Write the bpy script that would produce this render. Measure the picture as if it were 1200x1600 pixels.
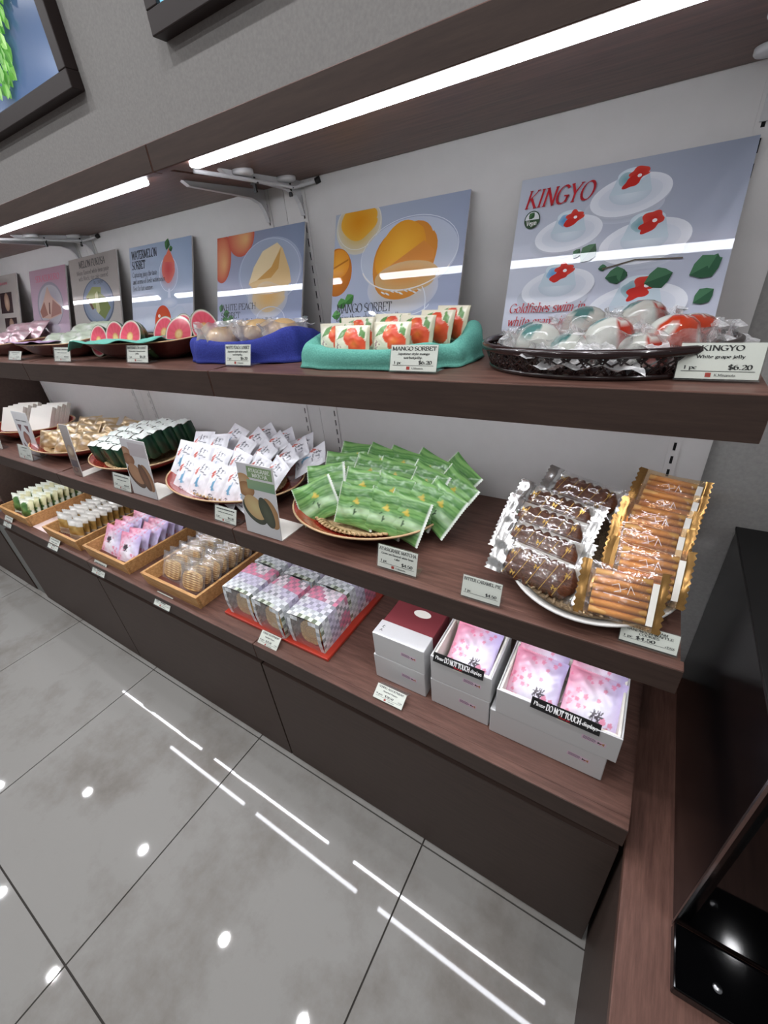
import bpy, math, random
from mathutils import Matrix, Vector
random.seed(7)
sc = bpy.context.scene
COL = sc.collection
for o in list(bpy.data.objects): bpy.data.objects.remove(o)

# ------------------------------------------------------------------ camera
CAM = Vector((-0.05515, -0.83188, 1.28976))
RM = Matrix(((0.85112064, 0.51729282, -0.08945276), (0.19287384, -0.46660732, -0.8631786), (-0.4882554, 0.71741602, -0.49691137)))
FPX = 649.72
cd = bpy.data.cameras.new('camera'); cd.sensor_fit = 'VERTICAL'; cd.sensor_height = 36.0; cd.sensor_width = 27.0
cd.lens = FPX / 1600.0 * 36.0; cd.clip_start = 0.02; cd.clip_end = 60
cam = bpy.data.objects.new('camera', cd); COL.objects.link(cam)
cam.matrix_world = Matrix(((RM[0][0], -RM[1][0], -RM[2][0], CAM.x), (RM[0][1], -RM[1][1], -RM[2][1], CAM.y),
                           (RM[0][2], -RM[1][2], -RM[2][2], CAM.z), (0, 0, 0, 1)))
sc.camera = cam
# ------------------------------------------------------------------ world, exposure
w = bpy.data.worlds.new('shop_surroundings'); sc.world = w; w.use_nodes = True
w.node_tree.nodes['Background'].inputs[0].default_value = (0.80, 0.82, 0.85, 1)
w.node_tree.nodes['Background'].inputs[1].default_value = 0.24
vs = sc.view_settings
sc.display_settings.display_device = 'sRGB'
vs.view_transform = 'Standard'; vs.look = 'None'; vs.exposure = 0.0; vs.gamma = 1.0; vs.use_curve_mapping = False
LED_L, DOWN_L = 20.0, 560.0

ZT0, ZT1, ZM, ZM0, ZL, ZL0, ZB, ZB0 = 1.4658, 1.4948, 1.1556, 1.1058, 0.8239, 0.7804, 0.5023, 0.4512
DT, DM, DL, DB, DK = 0.2963, 0.3033, 0.3575, 0.4018, 0.397
BAY, X0 = 0.84371, 0.0506                     # bay pitch and right end of the fixture

def at(u, v, ax, val):
    """photo pixel (1200x1600) -> point on the plane ax = val"""
    c = Vector(((u - 600) / FPX, (v - 800) / FPX, 1.0))
    d = RM.transposed() @ c
    i = 'xyz'.index(ax); t = (val - CAM[i]) / d[i]
    return CAM + d * t

# ------------------------------------------------------------------ materials
def lin(c):
    def f(x):
        x = x / 255.0
        return x / 12.92 if x <= 0.04045 else ((x + 0.055) / 1.055) ** 2.4
    return (f(c[0]), f(c[1]), f(c[2]), 1.0)
def mixc(a, b, t):
    t = max(0.0, min(1.0, t)); return tuple(a[i] * (1 - t) + b[i] * t for i in range(3))
MATS = {}
def pm(name, c=(128, 128, 128), rough=0.5, metal=0.0, spec=0.5, coat=0.0, coat_r=0.05, vcol=False, trans=0.0, ior=1.45, emit=None, est=1.0, sss=None):
    m = bpy.data.materials.new(name); m.use_nodes = True
    nt = m.node_tree; b = nt.nodes['Principled BSDF']
    b.inputs['Base Color'].default_value = lin(c)
    b.inputs['Roughness'].default_value = rough; b.inputs['Metallic'].default_value = metal
    b.inputs['Specular IOR Level'].default_value = spec
    b.inputs['Coat Weight'].default_value = coat; b.inputs['Coat Roughness'].default_value = coat_r
    b.inputs['Transmission Weight'].default_value = trans; b.inputs['IOR'].default_value = ior
    if emit:
        b.inputs['Emission Color'].default_value = lin(emit); b.inputs['Emission Strength'].default_value = est
    if vcol:
        a = nt.nodes.new('ShaderNodeVertexColor'); a.layer_name = 'Col'
        nt.links.new(a.outputs['Color'], b.inputs['Base Color'])
    MATS[name] = m
    return m
def nodes(m): return m.node_tree, m.node_tree.nodes['Principled BSDF']
def add_noise(m, c1, c2, scale=(1, 1, 1), nscale=8, detail=6, rough=0.6, bump=0.0, lo=0.3, hi=0.7, coord='Object', bdist=0.002, rvar=None):
    nt, b = nodes(m)
    tc = nt.nodes.new('ShaderNodeTexCoord'); mp = nt.nodes.new('ShaderNodeMapping'); mp.inputs['Scale'].default_value = scale
    if coord == 'World':
        g = nt.nodes.new('ShaderNodeNewGeometry'); nt.links.new(g.outputs['Position'], mp.inputs['Vector'])
    else: nt.links.new(tc.outputs[coord], mp.inputs['Vector'])
    n = nt.nodes.new('ShaderNodeTexNoise'); n.inputs['Scale'].default_value = nscale; n.inputs['Detail'].default_value = detail; n.inputs['Roughness'].default_value = rough
    nt.links.new(mp.outputs[0], n.inputs['Vector'])
    r = nt.nodes.new('ShaderNodeValToRGB'); r.color_ramp.elements[0].position = lo; r.color_ramp.elements[1].position = hi
    r.color_ramp.elements[0].color = lin(c1); r.color_ramp.elements[1].color = lin(c2)
    nt.links.new(n.outputs[0], r.inputs[0]); nt.links.new(r.outputs[0], b.inputs['Base Color'])
    if bump:
        bp = nt.nodes.new('ShaderNodeBump'); bp.inputs['Strength'].default_value = bump; bp.inputs['Distance'].default_value = bdist
        nt.links.new(n.outputs[0], bp.inputs['Height']); nt.links.new(bp.outputs[0], b.inputs['Normal'])
    if rvar:
        mr = nt.nodes.new('ShaderNodeMapRange'); mr.inputs[3].default_value = rvar[0]; mr.inputs[4].default_value = rvar[1]
        nt.links.new(n.outputs[0], mr.inputs[0]); nt.links.new(mr.outputs[0], b.inputs['Roughness'])
    return m
def film(name, tint=(255, 255, 255), opac=0.16, rough=0.12, metal=0.0, gl=(255, 255, 255), bump=0.35, bscale=60, haze=0.25):
    """thin wrapper film: mostly clear, with a glossy crinkled face"""
    m = bpy.data.materials.new(name); m.use_nodes = True; nt = m.node_tree
    for n in list(nt.nodes): nt.nodes.remove(n)
    out = nt.nodes.new('ShaderNodeOutputMaterial'); mx = nt.nodes.new('ShaderNodeMixShader')
    tr = nt.nodes.new('ShaderNodeBsdfTransparent'); tr.inputs[0].default_value = lin(tint)
    p = nt.nodes.new('ShaderNodeBsdfAnisotropic'); p.inputs['Color'].default_value = lin(gl); p.inputs['Roughness'].default_value = rough
    df = nt.nodes.new('ShaderNodeBsdfDiffuse'); df.inputs[0].default_value = lin(gl); m2 = nt.nodes.new('ShaderNodeMixShader'); m2.inputs[0].default_value = haze
    fr = nt.nodes.new('ShaderNodeLayerWeight'); fr.inputs[0].default_value = 0.5
    pw = nt.nodes.new('ShaderNodeMath'); pw.operation = 'POWER'; pw.inputs[1].default_value = 3.5
    ml = nt.nodes.new('ShaderNodeMath'); ml.operation = 'MULTIPLY'; ml.inputs[1].default_value = 0.75
    ad = nt.nodes.new('ShaderNodeMath'); ad.operation = 'ADD'; ad.use_clamp = True; ad.inputs[1].default_value = opac
    tc = nt.nodes.new('ShaderNodeTexCoord'); no = nt.nodes.new('ShaderNodeTexNoise'); no.inputs['Scale'].default_value = bscale; no.inputs['Detail'].default_value = 3
    bp = nt.nodes.new('ShaderNodeBump'); bp.inputs['Strength'].default_value = bump; bp.inputs['Distance'].default_value = 0.004
    L = nt.links.new
    L(tc.outputs['Object'], no.inputs['Vector']); L(no.outputs[0], bp.inputs['Height']); L(bp.outputs[0], p.inputs['Normal']); L(bp.outputs[0], fr.inputs['Normal'])
    L(fr.outputs['Facing'], pw.inputs[0]); L(pw.outputs[0], ml.inputs[0]); L(ml.outputs[0], ad.inputs[0]); L(ad.outputs[0], mx.inputs[0]); L(tr.outputs[0], mx.inputs[1]); L(p.outputs[0], m2.inputs[1]); L(df.outputs[0], m2.inputs[2]); L(m2.outputs[0], mx.inputs[2]); L(mx.outputs[0], out.inputs[0])
    MATS[name] = m
    return m

add_noise(pm('wood', rough=0.42, spec=0.4), (78, 53, 46), (116, 84, 73), (1.2, 14, 14), 9, 8, 0.7, 0.06, coord='World')
add_noise(pm('wood_dark', rough=0.5, spec=0.35), (60, 47, 42), (74, 59, 52), (1.2, 14, 14), 9, 8, 0.7, 0.04, coord='World')
add_noise(pm('wood_side', rough=0.45, spec=0.4), (84, 56, 48), (120, 86, 74), (14, 1.2, 14), 9, 8, 0.7, 0.05, coord='World')
add_noise(pm('tray_wood', rough=0.5, spec=0.35), (170, 122, 74), (214, 168, 112), (3, 24, 24), 6, 6, 0.65, 0.05)
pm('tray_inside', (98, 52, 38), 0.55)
pm('gap_black', (10, 9, 9), 0.8)
add_noise(pm('panel_white', rough=0.55, spec=0.3), (205, 202, 200), (208, 205, 203), (1, 1, 1), 30, 3, coord='World')
add_noise(pm('wall_grey', rough=0.75, spec=0.25), (144, 142, 140), (156, 154, 151), (1, 1, 1), 160, 4, 0.6, 0.25, coord='World', bdist=0.001)
add_noise(pm('tile_marble', rough=0.03, spec=0.6), (126, 120, 113), (158, 156, 152), (1, 1, 1), 2.4, 10, 0.66, 0.0, 0.30, 0.52, 'World')
pm('grout', (66, 62, 58), 0.8)
pm('ceiling_paint', (214, 212, 208), 0.8)
pm('metal_white', (196, 195, 196), 0.4, spec=0.5)
pm('steel', (170, 170, 172), 0.25, metal=1.0)
pm('filler_grey', (120, 122, 120), 0.35, metal=0.3)
pm('led', (255, 255, 255), emit=(244, 247, 255), est=LED_L)
pm('led_slim', (255, 255, 255), emit=(244, 247, 255), est=LED_L * 1.7)
pm('downlight_lens', (255, 255, 255), emit=(252, 252, 255), est=DOWN_L)
pm('black_gloss', (7, 7, 9), 0.16, spec=0.35)
pm('black_matte', (16, 15, 15), 0.5)
pm('black_glass', (4, 4, 5), 0.05, spec=0.35)
pm('frame_wood', (38, 26, 24), 0.45)
pm('poster_print', rough=0.7, spec=0.2, coat=1.0, coat_r=0.01, vcol=True)
pm('card_print', (234, 235, 228), 0.35, coat=0.35, coat_r=0.08)
pm('ink', (40, 42, 42), 0.5)
pm('ink_dark', (24, 24, 30), 0.3, coat=1.0, coat_r=0.015)
pm('ink_red', (190, 34, 44), 0.3, coat=1.0, coat_r=0.015)
pm('ink_pink', (206, 80, 110), 0.3, coat=1.0, coat_r=0.015)
pm('ink_white', (240, 240, 238), 0.4)
pm('logo_red', (176, 60, 48), 0.5)
pm('paper_print', rough=0.5, vcol=True)
pm('satin_print', rough=0.3, vcol=True, coat=0.25, coat_r=0.15)
pm('foil_print', rough=0.28, vcol=True, metal=0.35, coat=0.3)
pm('lightbox', rough=0.2, vcol=True)
nt, b = nodes(MATS['lightbox']); vc = [n for n in nt.nodes if n.type == 'VERTEX_COLOR'][0]
nt.links.new(vc.outputs[0], b.inputs['Emission Color']); b.inputs['Emission Strength'].default_value = 0.4
film('acrylic', (252, 253, 252), 0.04, 0.03, bump=0.0, haze=0.1)
film('clear_film', (252, 252, 252), 0.17, 0.16, bump=0.9, bscale=70)
film('silver_film', (252, 252, 252), 0.16, 0.09, haze=0.08, bump=1.0, bscale=50)
film('gold_film', (255, 236, 206), 0.14, 0.12, bump=0.9, bscale=60)
film('jelly_wrap', (252, 252, 252), 0.34, 0.14, haze=0.6, bump=0.9, bscale=90)
pm('silver_foil', (214, 214, 212), 0.2, metal=0.85)
pm('gold_foil', (172, 132, 78), 0.25, metal=0.75)
pm('lacquer_red', (150, 44, 32), 0.25, spec=0.5, coat=0.6)
pm('lacquer_rim', (200, 168, 128), 0.35)
pm('lacquer_dark', (88, 26, 26), 0.18, coat=0.8)
pm('black_lacquer', (34, 16, 16), 0.2, coat=0.6)
add_noise(pm('wicker', rough=0.7), (158, 124, 82), (216, 190, 146), (1, 1, 1), 140, 3, bump=0.6)
add_noise(pm('wicker_dark', rough=0.7), (88, 72, 54), (150, 128, 98), (60, 60, 6), 3, 3, bump=0.6)
pm('ceramic', (222, 220, 216), 0.2, coat=0.4)
add_noise(pm('cloth_blue', rough=0.8, spec=0.2), (46, 54, 128), (58, 68, 150), (1, 1, 1), 400, 2, bump=0.3)
add_noise(pm('cloth_teal', rough=0.8, spec=0.2), (92, 160, 146), (112, 182, 166), (1, 1, 1), 400, 2, bump=0.3)
add_noise(pm('cloth_lilac', rough=0.8, spec=0.2), (160, 136, 168), (184, 160, 190), (1, 1, 1), 400, 2, bump=0.3)
pm('red_board', (176, 52, 34), 0.35, coat=0.4)
pm('box_silver', (206, 206, 206), 0.38, metal=0.15)
pm('box_inner', (236, 232, 222), 0.55)
pm('box_maroon', (116, 46, 52), 0.6)
pm('paper_white', (234, 231, 222), 0.55)
pm('paper_pinkish', (226, 205, 200), 0.6)
add_noise(pm('waffle', rough=0.6), (196, 148, 82), (236, 200, 136), (1, 1, 1), 60, 3, bump=0.3)
add_noise(pm('caramel', rough=0.35), (74, 42, 28), (116, 70, 46), (8, 40, 40), 8, 4, bump=0.6)
add_noise(pm('wafer_stick', rough=0.5), (176, 116, 58), (206, 150, 84), (1, 1, 1), 50, 3)
pm('jelly_clear', (222, 232, 224), 0.06, trans=0.7, ior=1.34)
pm('jelly_red', (206, 52, 30), 0.1, coat=0.8)
pm('jelly_teal', (92, 150, 150), 0.1, coat=0.8)
pm('wrapper_white', (236, 236, 238), 0.35)
pm('peach_jelly', (222, 186, 134), 0.25, coat=0.6)

# ------------------------------------------------------------------ mesh builder
class MB:
    def __init__(s): s.v = []; s.f = []; s.c = []; s.m = []
    def face(s, pts, c=None, m=0):
        i = len(s.v); s.v += [tuple(p) for p in pts]; s.f.append(tuple(range(i, i + len(pts))))
        if c is not None and isinstance(c[0], (int, float)): c = [c] * len(pts)
        s.c.append(c); s.m.append(m)
    def box(s, x0, x1, y0, y1, z0, z1, m=0, c=None):
        i = len(s.v)
        s.v += [(x0, y0, z0), (x1, y0, z0), (x1, y1, z0), (x0, y1, z0), (x0, y0, z1), (x1, y0, z1), (x1, y1, z1), (x0, y1, z1)]
        for q in ((0, 3, 2, 1), (4, 5, 6, 7), (0, 1, 5, 4), (1, 2, 6, 5), (2, 3, 7, 6), (3, 0, 4, 7)):
            s.f.append(tuple(i + k for k in q)); s.m.append(m); s.c.append([c] * 4 if c else None)
    def grid(s, n, k, fn, closed_u=False, closed_v=False, m=0, cf=None, flip=False):
        """fn(i, j) -> point; n x k vertices"""
        b = len(s.v)
        for j in range(k):
            for i in range(n): s.v.append(tuple(fn(i, j)))
        for j in range(k if closed_v else k - 1):
            for i in range(n if closed_u else n - 1):
                a, a2, j2 = i, (i + 1) % n, (j + 1) % k
                q = (b + j * n + a, b + j * n + a2, b + j2 * n + a2, b + j2 * n + a)
                s.f.append(q[::-1] if flip else q); s.m.append(m(i, j) if callable(m) else m)
                if cf:
                    cs = [cf(a, j), cf(a + 1, j), cf(a + 1, j + 1), cf(a, j + 1)]
                    s.c.append(cs[::-1] if flip else cs)
                else: s.c.append(None)
    def tube(s, pts, r, n=8, m=0, closed=False):
        P = [Vector(p) for p in pts]; K = len(P); rr = r if isinstance(r, (list, tuple)) else [r] * K
        def fr(j):
            a = P[j - 1] if (j > 0 or closed) else P[j]; c = P[(j + 1) % K] if (j < K - 1 or closed) else P[j]
            t = (c - a).normalized(); up = Vector((0, 0, 1)) if abs(t.z) < 0.9 else Vector((1, 0, 0))
            u = t.cross(up).normalized(); return u, t.cross(u).normalized()
        F = [fr(j) for j in range(K)]
        s.grid(n, K, lambda i, j: P[j] + (F[j][0] * math.cos(2 * math.pi * i / n) + F[j][1] * math.sin(2 * math.pi * i / n)) * rr[j], True, closed, m, flip=True)
        if not closed:
            b = len(s.v) - n * K
            s.f.append(tuple(b + i for i in range(n))); s.m.append(m); s.c.append(None)
            s.f.append(tuple(b + (K - 1) * n + i for i in reversed(range(n)))); s.m.append(m); s.c.append(None)
    def lathe(s, prof, n=32, cx=0, cy=0, sx=1, sy=1, m=0, p=2.0, cf=None):
        def fn(i, j):
            a = 2 * math.pi * i / n; c, q = math.cos(a), math.sin(a)
            e = 2.0 / p
            c = math.copysign(abs(c) ** e, c); q = math.copysign(abs(q) ** e, q)
            return (cx + prof[j][0] * c * sx, cy + prof[j][0] * q * sy, prof[j][1])
        s.grid(n, len(prof), fn, True, False, m, cf)
    def prism(s, poly, y0, y1, m=0):
        """poly in (x, z), extruded along y"""
        n = len(poly); i = len(s.v)
        s.v += [(x, y0, z) for x, z in poly] + [(x, y1, z) for x, z in poly]
        s.f.append(tuple(i + k for k in range(n))); s.f.append(tuple(i + n + k for k in reversed(range(n))))
        for k in range(n): s.f.append((i + k, i + n + k, i + n + (k + 1) % n, i + (k + 1) % n))
        s.m += [m] * (n + 2); s.c += [None] * (n + 2)
    def xform(s, M, start=0):
        for k in range(start, len(s.v)): s.v[k] = tuple(M @ Vector(s.v[k]))
    def mesh(s, name, mats, smooth=False):
        me = bpy.data.meshes.new(name); me.from_pydata(s.v, [], s.f)
        for mt in (mats if isinstance(mats, (list, tuple)) else [mats]): me.materials.append(MATS[mt] if isinstance(mt, str) else mt)
        me.polygons.foreach_set('material_index', s.m)
        if any(c is not None for c in s.c):
            ca = me.color_attributes.new('Col', 'FLOAT_COLOR', 'CORNER'); buf = []
            cache = {}
            for f, c in zip(s.f, s.c):
                for k in range(len(f)):
                    q = c[k] if c is not None else (200, 200, 200)
                    q = tuple(q)
                    if q not in cache: cache[q] = lin(q)
                    buf += cache[q]
            ca.data.foreach_set('color', buf)
        if smooth: me.polygons.foreach_set('use_smooth', [True] * len(me.polygons))
        me.update()
        return me
def link(name, me, parent=None):
    o = bpy.data.objects.new(name, me); COL.objects.link(o)
    if parent is not None: o.parent = parent
    return o
def obj(name, mb, mats, parent=None, smooth=False, bevel=0.0):
    o = link(name, mb.mesh(name, mats, smooth), parent)
    if bevel:
        b = o.modifiers.new('bevel', 'BEVEL'); b.width = bevel; b.segments = 2; b.limit_method = 'ANGLE'
    return o
def tag(o, label=None, cat=None, group=None, kind=None):
    if label: o['label'] = label
    if cat: o['category'] = cat
    if group: o['group'] = group
    if kind: o['kind'] = kind
    return o
def thing(name, label, cat, loc=(0, 0, 0), rotz=0.0, group=None):
    o = bpy.data.objects.new(name, None); COL.objects.link(o); o.empty_display_size = 0.02
    o.location = loc; o.rotation_euler = (0, 0, rotz)
    return tag(o, label, cat, group)
def bx(name, x0, x1, y0, y1, z0, z1, mat, parent=None, bevel=0.0):
    m = MB(); m.box(x0, x1, y0, y1, z0, z1); return obj(name, m, mat, parent, bevel=bevel)
def pose(o, loc, yaw=0.0, lean=0.0, roll=0.0):
    """lean > 0 tips the top away from the shopper (to +y)"""
    R = math.radians
    o.matrix_world = Matrix.Translation(Vector(loc)) @ Matrix.Rotation(R(yaw), 4, 'Z') @ Matrix.Rotation(R(-lean), 4, 'X') @ Matrix.Rotation(R(roll), 4, 'Y')
    return o
ORD = ['first', 'second', 'third', 'fourth', 'fifth', 'sixth', 'seventh', 'eighth', 'ninth', 'tenth', 'eleventh', 'twelfth']
def nz(x, y, z=0.0):
    """cheap smooth noise in -1..1"""
    return (math.sin(x * 1.7 + 1.3 * math.sin(y * 1.1 + z)) + math.sin(y * 2.3 + 1.7 * math.sin(x * 0.9 - z * 1.3)) + math.sin((x + y) * 1.1 + z * 2.1)) / 3.0
# ------------------------------------------------------------------ serif lettering (drawn as flat strokes)
def _arc(cx, cy, rx, ry, a0, a1, n=12):
    return [(cx + rx * math.cos(math.radians(a0 + (a1 - a0) * k / n)), cy + ry * math.sin(math.radians(a0 + (a1 - a0) * k / n))) for k in range(n + 1)]
GL = {}
def G(ch, w, strokes, serifs=()): GL[ch] = (w, strokes, serifs)
A = _arc
G('A', .80, [[(.05, 0), (.38, 1)], [(.38, 1), (.73, 0)], [(.16, .34), (.6, .34)]], [(.05, 0), (.73, 0)])
G('B', .72, [[(.13, 0), (.13, 1)], [(.13, 1), (.34, 1)] + A(.34, .76, .22, .24, 90, -90) + [(.13, .52)], [(.34, .52)] + A(.36, .26, .27, .26, 90, -90) + [(.13, 0)]], [(.1, 0), (.1, 1)])
G('C', .76, [A(.42, .5, .36, .5, 45, 315, 20)], [])
G('D', .80, [[(.13, 0), (.13, 1)], [(.13, 1), (.36, 1)] + A(.36, .5, .36, .5, 90, -90, 16) + [(.13, 0)]], [(.1, 0), (.1, 1)])
G('E', .68, [[(.13, 0), (.13, 1)], [(.13, 1), (.58, 1), (.58, .82)], [(.13, .52), (.45, .52)], [(.13, 0), (.6, 0), (.6, .2)]], [(.1, 0), (.1, 1)])
G('F', .64, [[(.13, 0), (.13, 1)], [(.13, 1), (.58, 1), (.58, .82)], [(.13, .52), (.45, .52)]], [(.13, 0), (.1, 1)])
G('G', .82, [A(.42, .5, .36, .5, 45, 350, 20), [(.72, .42), (.72, .08)], [(.52, .42), (.82, .42)]], [])
G('H', .84, [[(.14, 0), (.14, 1)], [(.70, 0), (.70, 1)], [(.14, .52), (.70, .52)]], [(.14, 0), (.14, 1), (.7, 0), (.7, 1)])
G('I', .40, [[(.2, 0), (.2, 1)]], [(.2, 0), (.2, 1)])
G('J', .48, [[(.3, 1), (.3, .18)] + A(.14, .18, .16, .18, 0, -150, 8)], [(.3, 1)])
G('K', .80, [[(.14, 0), (.14, 1)], [(.66, 1), (.16, .45)], [(.3, .56), (.72, 0)]], [(.14, 0), (.14, 1), (.66, 1), (.72, 0)])
G('L', .66, [[(.14, 0), (.14, 1)], [(.14, 0), (.6, 0), (.6, .22)]], [(.1, 0), (.14, 1)])
G('M', 1.0, [[(.14, 0), (.16, 1)], [(.16, 1), (.5, .08)], [(.5, .08), (.84, 1)], [(.84, 1), (.86, 0)]], [(.14, 0), (.12, 1), (.86, 0), (.88, 1)])
G('N', .86, [[(.14, 0), (.14, 1)], [(.14, 1), (.72, 0)], [(.72, 0), (.72, 1)]], [(.14, 0), (.1, 1), (.72, 1)])
G('O', .86, [A(.43, .5, .37, .5, 0, 360, 24)], [])
G('P', .68, [[(.14, 0), (.14, 1)], [(.14, 1), (.36, 1)] + A(.36, .74, .26, .26, 90, -90) + [(.14, .48)]], [(.14, 0), (.1, 1)])
G('R', .76, [[(.14, 0), (.14, 1)], [(.14, 1), (.36, 1)] + A(.36, .75, .24, .25, 90, -90) + [(.14, .5)], [(.36, .5), (.7, 0)]], [(.14, 0), (.1, 1), (.7, 0)])
G('S', .60, [A(.29, .75, .22, .25, 40, 250, 12) + A(.3, .25, .24, .25, 80, -145, 14)], [])
G('T', .72, [[(.36, 0), (.36, 1)], [(.06, .8), (.06, 1), (.66, 1), (.66, .8)]], [(.36, 0)])
G('U', .84, [[(.14, 1), (.14, .3)] + A(.42, .3, .28, .3, 180, 360, 12) + [(.7, 1)]], [(.14, 1), (.7, 1)])
G('V', .78, [[(.08, 1), (.38, 0)], [(.38, 0), (.7, 1)]], [(.08, 1), (.7, 1)])
G('W', 1.1, [[(.08, 1), (.32, 0)], [(.32, 0), (.55, .95)], [(.55, .95), (.78, 0)], [(.78, 0), (1.02, 1)]], [(.08, 1), (.55, .97), (1.02, 1)])
G('X', .76, [[(.08, 1), (.68, 0)], [(.08, 0), (.68, 1)]], [(.08, 0), (.68, 0), (.08, 1), (.68, 1)])
G('Y', .76, [[(.08, 1), (.38, .48)], [(.68, 1), (.38, .48)], [(.38, .48), (.38, 0)]], [(.08, 1), (.68, 1), (.38, 0)])
G('Z', .68, [[(.08, .8), (.08, 1), (.6, 1)], [(.6, 1), (.06, 0)], [(.06, 0), (.62, 0), (.62, .2)]], [])
x = .64
G('a', .52, [A(.24, .48, .17, .17, 150, 0, 8) + [(.41, .1), (.48, .02)], A(.22, .18, .17, .18, 60, 350, 14)], [])
G('b', .56, [[(.12, 1), (.12, .05)], A(.28, .32, .2, .32, 150, -150, 16)], [(.08, 1)])
G('c', .48, [A(.26, .32, .2, .32, 50, 310, 14)], [])
G('d', .58, [[(.44, 1), (.44, .02)], A(.26, .32, .2, .32, 30, 330, 16)], [(.4, 1), (.48, 0)])
G('e', .50, [[(.08, .36), (.44, .36)] + A(.26, .34, .19, .3, 0, 310, 16)], [])
G('f', .36, [[(.16, 0), (.16, .8)] + A(.3, .82, .14, .18, 180, 40, 6), [(.03, x), (.32, x)]], [(.16, 0)])
G('g', .52, [A(.24, .42, .17, .22, 0, 360, 14), A(.25, -.12, .2, .16, 0, 360, 14), [(.2, .2), (.12, .1), (.3, .04)], [(.38, .58), (.5, .62)]], [])
G('h', .58, [[(.12, 0), (.12, 1)], A(.28, .42, .16, .22, 170, 0, 8) + [(.44, 0)]], [(.12, 0), (.09, 1), (.44, 0)])
G('i', .30, [[(.15, 0), (.15, x)], [(.15, .84), (.15, .92)]], [(.15, 0), (.12, x)])
G('j', .28, [[(.16, x), (.16, -.1)] + A(.04, -.1, .12, .15, 0, -130, 6), [(.16, .84), (.16, .92)]], [(.12, x)])
G('k', .56, [[(.12, 0), (.12, 1)], [(.44, x), (.13, .28)], [(.22, .36), (.48, 0)]], [(.12, 0), (.09, 1), (.48, 0), (.42, x)])
G('l', .30, [[(.15, 0), (.15, 1)]], [(.15, 0), (.12, 1)])
G('m', .86, [[(.12, 0), (.12, x)], A(.26, .44, .14, .2, 170, 0, 8) + [(.4, 0)], A(.56, .44, .15, .2, 170, 0, 8) + [(.71, 0)]], [(.12, 0), (.08, x), (.4, 0), (.71, 0)])
G('n', .58, [[(.12, 0), (.12, x)], A(.28, .42, .16, .22, 170, 0, 8) + [(.44, 0)]], [(.12, 0), (.08, x), (.44, 0)])
G('o', .54, [A(.27, .32, .2, .32, 0, 360, 16)], [])
G('p', .58, [[(.12, -.3), (.12, x)], A(.3, .32, .2, .32, 150, -150, 16)], [(.12, -.3), (.08, x)])
G('r', .42, [[(.12, 0), (.12, x)], A(.3, .42, .18, .2, 170, 60, 6)], [(.12, 0), (.08, x)])
G('s', .42, [A(.2, .48, .14, .16, 40, 250, 8) + A(.21, .16, .15, .16, 80, -150, 10)], [])
G('t', .36, [[(.15, .85), (.15, .14)] + A(.27, .14, .12, .14, 180, 320, 6), [(.03, x), (.31, x)]], [])
G('u', .58, [[(.12, x), (.12, .2)] + A(.28, .2, .16, .2, 180, 360, 8), [(.44, x), (.44, 0)]], [(.09, x), (.41, x), (.48, 0)])
G('v', .52, [[(.06, x), (.26, 0)], [(.26, 0), (.46, x)]], [(.06, x), (.46, x)])
G('w', .76, [[(.06, x), (.22, 0)], [(.22, 0), (.38, .6)], [(.38, .6), (.54, 0)], [(.54, 0), (.7, x)]], [(.06, x), (.7, x)])
G('x', .52, [[(.06, x), (.46, 0)], [(.06, 0), (.46, x)]], [(.06, 0), (.46, 0), (.06, x), (.46, x)])
G('y', .52, [[(.06, x), (.27, 0)], [(.46, x), (.27, 0), (.16, -.28), (.04, -.28)]], [(.06, x), (.46, x)])
G('z', .46, [[(.05, .5), (.05, x), (.4, x)], [(.4, x), (.04, 0)], [(.04, 0), (.42, 0), (.42, .14)]], [])
G('0', .56, [A(.28, .48, .21, .48, 0, 360, 18)]); G('1', .46, [[(.1, .8), (.24, .96), (.24, 0)]], [(.24, 0)])
G('2', .54, [A(.27, .7, .19, .26, 160, -30, 10) + [(.06, 0), (.48, 0), (.5, .16)]])
G('3', .54, [A(.25, .73, .18, .23, 150, -80, 10), A(.25, .26, .21, .26, 85, -150, 12)])
G('4', .56, [[(.36, 0), (.36, .96), (.04, .3), (.52, .3)]], [(.36, 0)]); G('5', .54, [[(.46, .96), (.14, .96), (.1, .54)], A(.26, .3, .21, .3, 120, -150, 14)])
G('6', .56, [A(.4, .5, .34, .46, 95, 180, 8), A(.28, .3, .21, .3, 0, 360, 16)]); G('7', .52, [[(.06, .8), (.06, .96), (.48, .96)], [(.48, .96), (.2, 0)]])
G('8', .56, [A(.28, .73, .17, .23, 0, 360, 14), A(.28, .26, .21, .26, 0, 360, 14)]); G('9', .56, [A(.28, .66, .21, .3, 0, 360, 16), A(.16, .46, .34, .46, -85, 0, 8)])
G('$', .58, [A(.29, .72, .2, .22, 40, 250, 10) + A(.29, .26, .21, .24, 80, -145, 12), [(.29, 1.08), (.29, -.12)]])
G('.', .26, [[(.13, 0), (.13, .08)]]); G(',', .26, [[(.14, .08), (.08, -.14)]]); G('-', .4, [[(.06, .32), (.34, .32)]]); G('+', .6, [[(.08, .4), (.52, .4)], [(.3, .18), (.3, .62)]])
G("'", .22, [[(.11, .98), (.11, .8)]]); G(' ', .34, []); G('~', .5, [[(.03, .45), (.47, .45)], [(.06, .25), (.44, .25)], [(.15, .1), (.15, .6)], [(.35, .1), (.35, .6)]])
def text_width(t): return sum(GL[c][0] for c in t)
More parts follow.
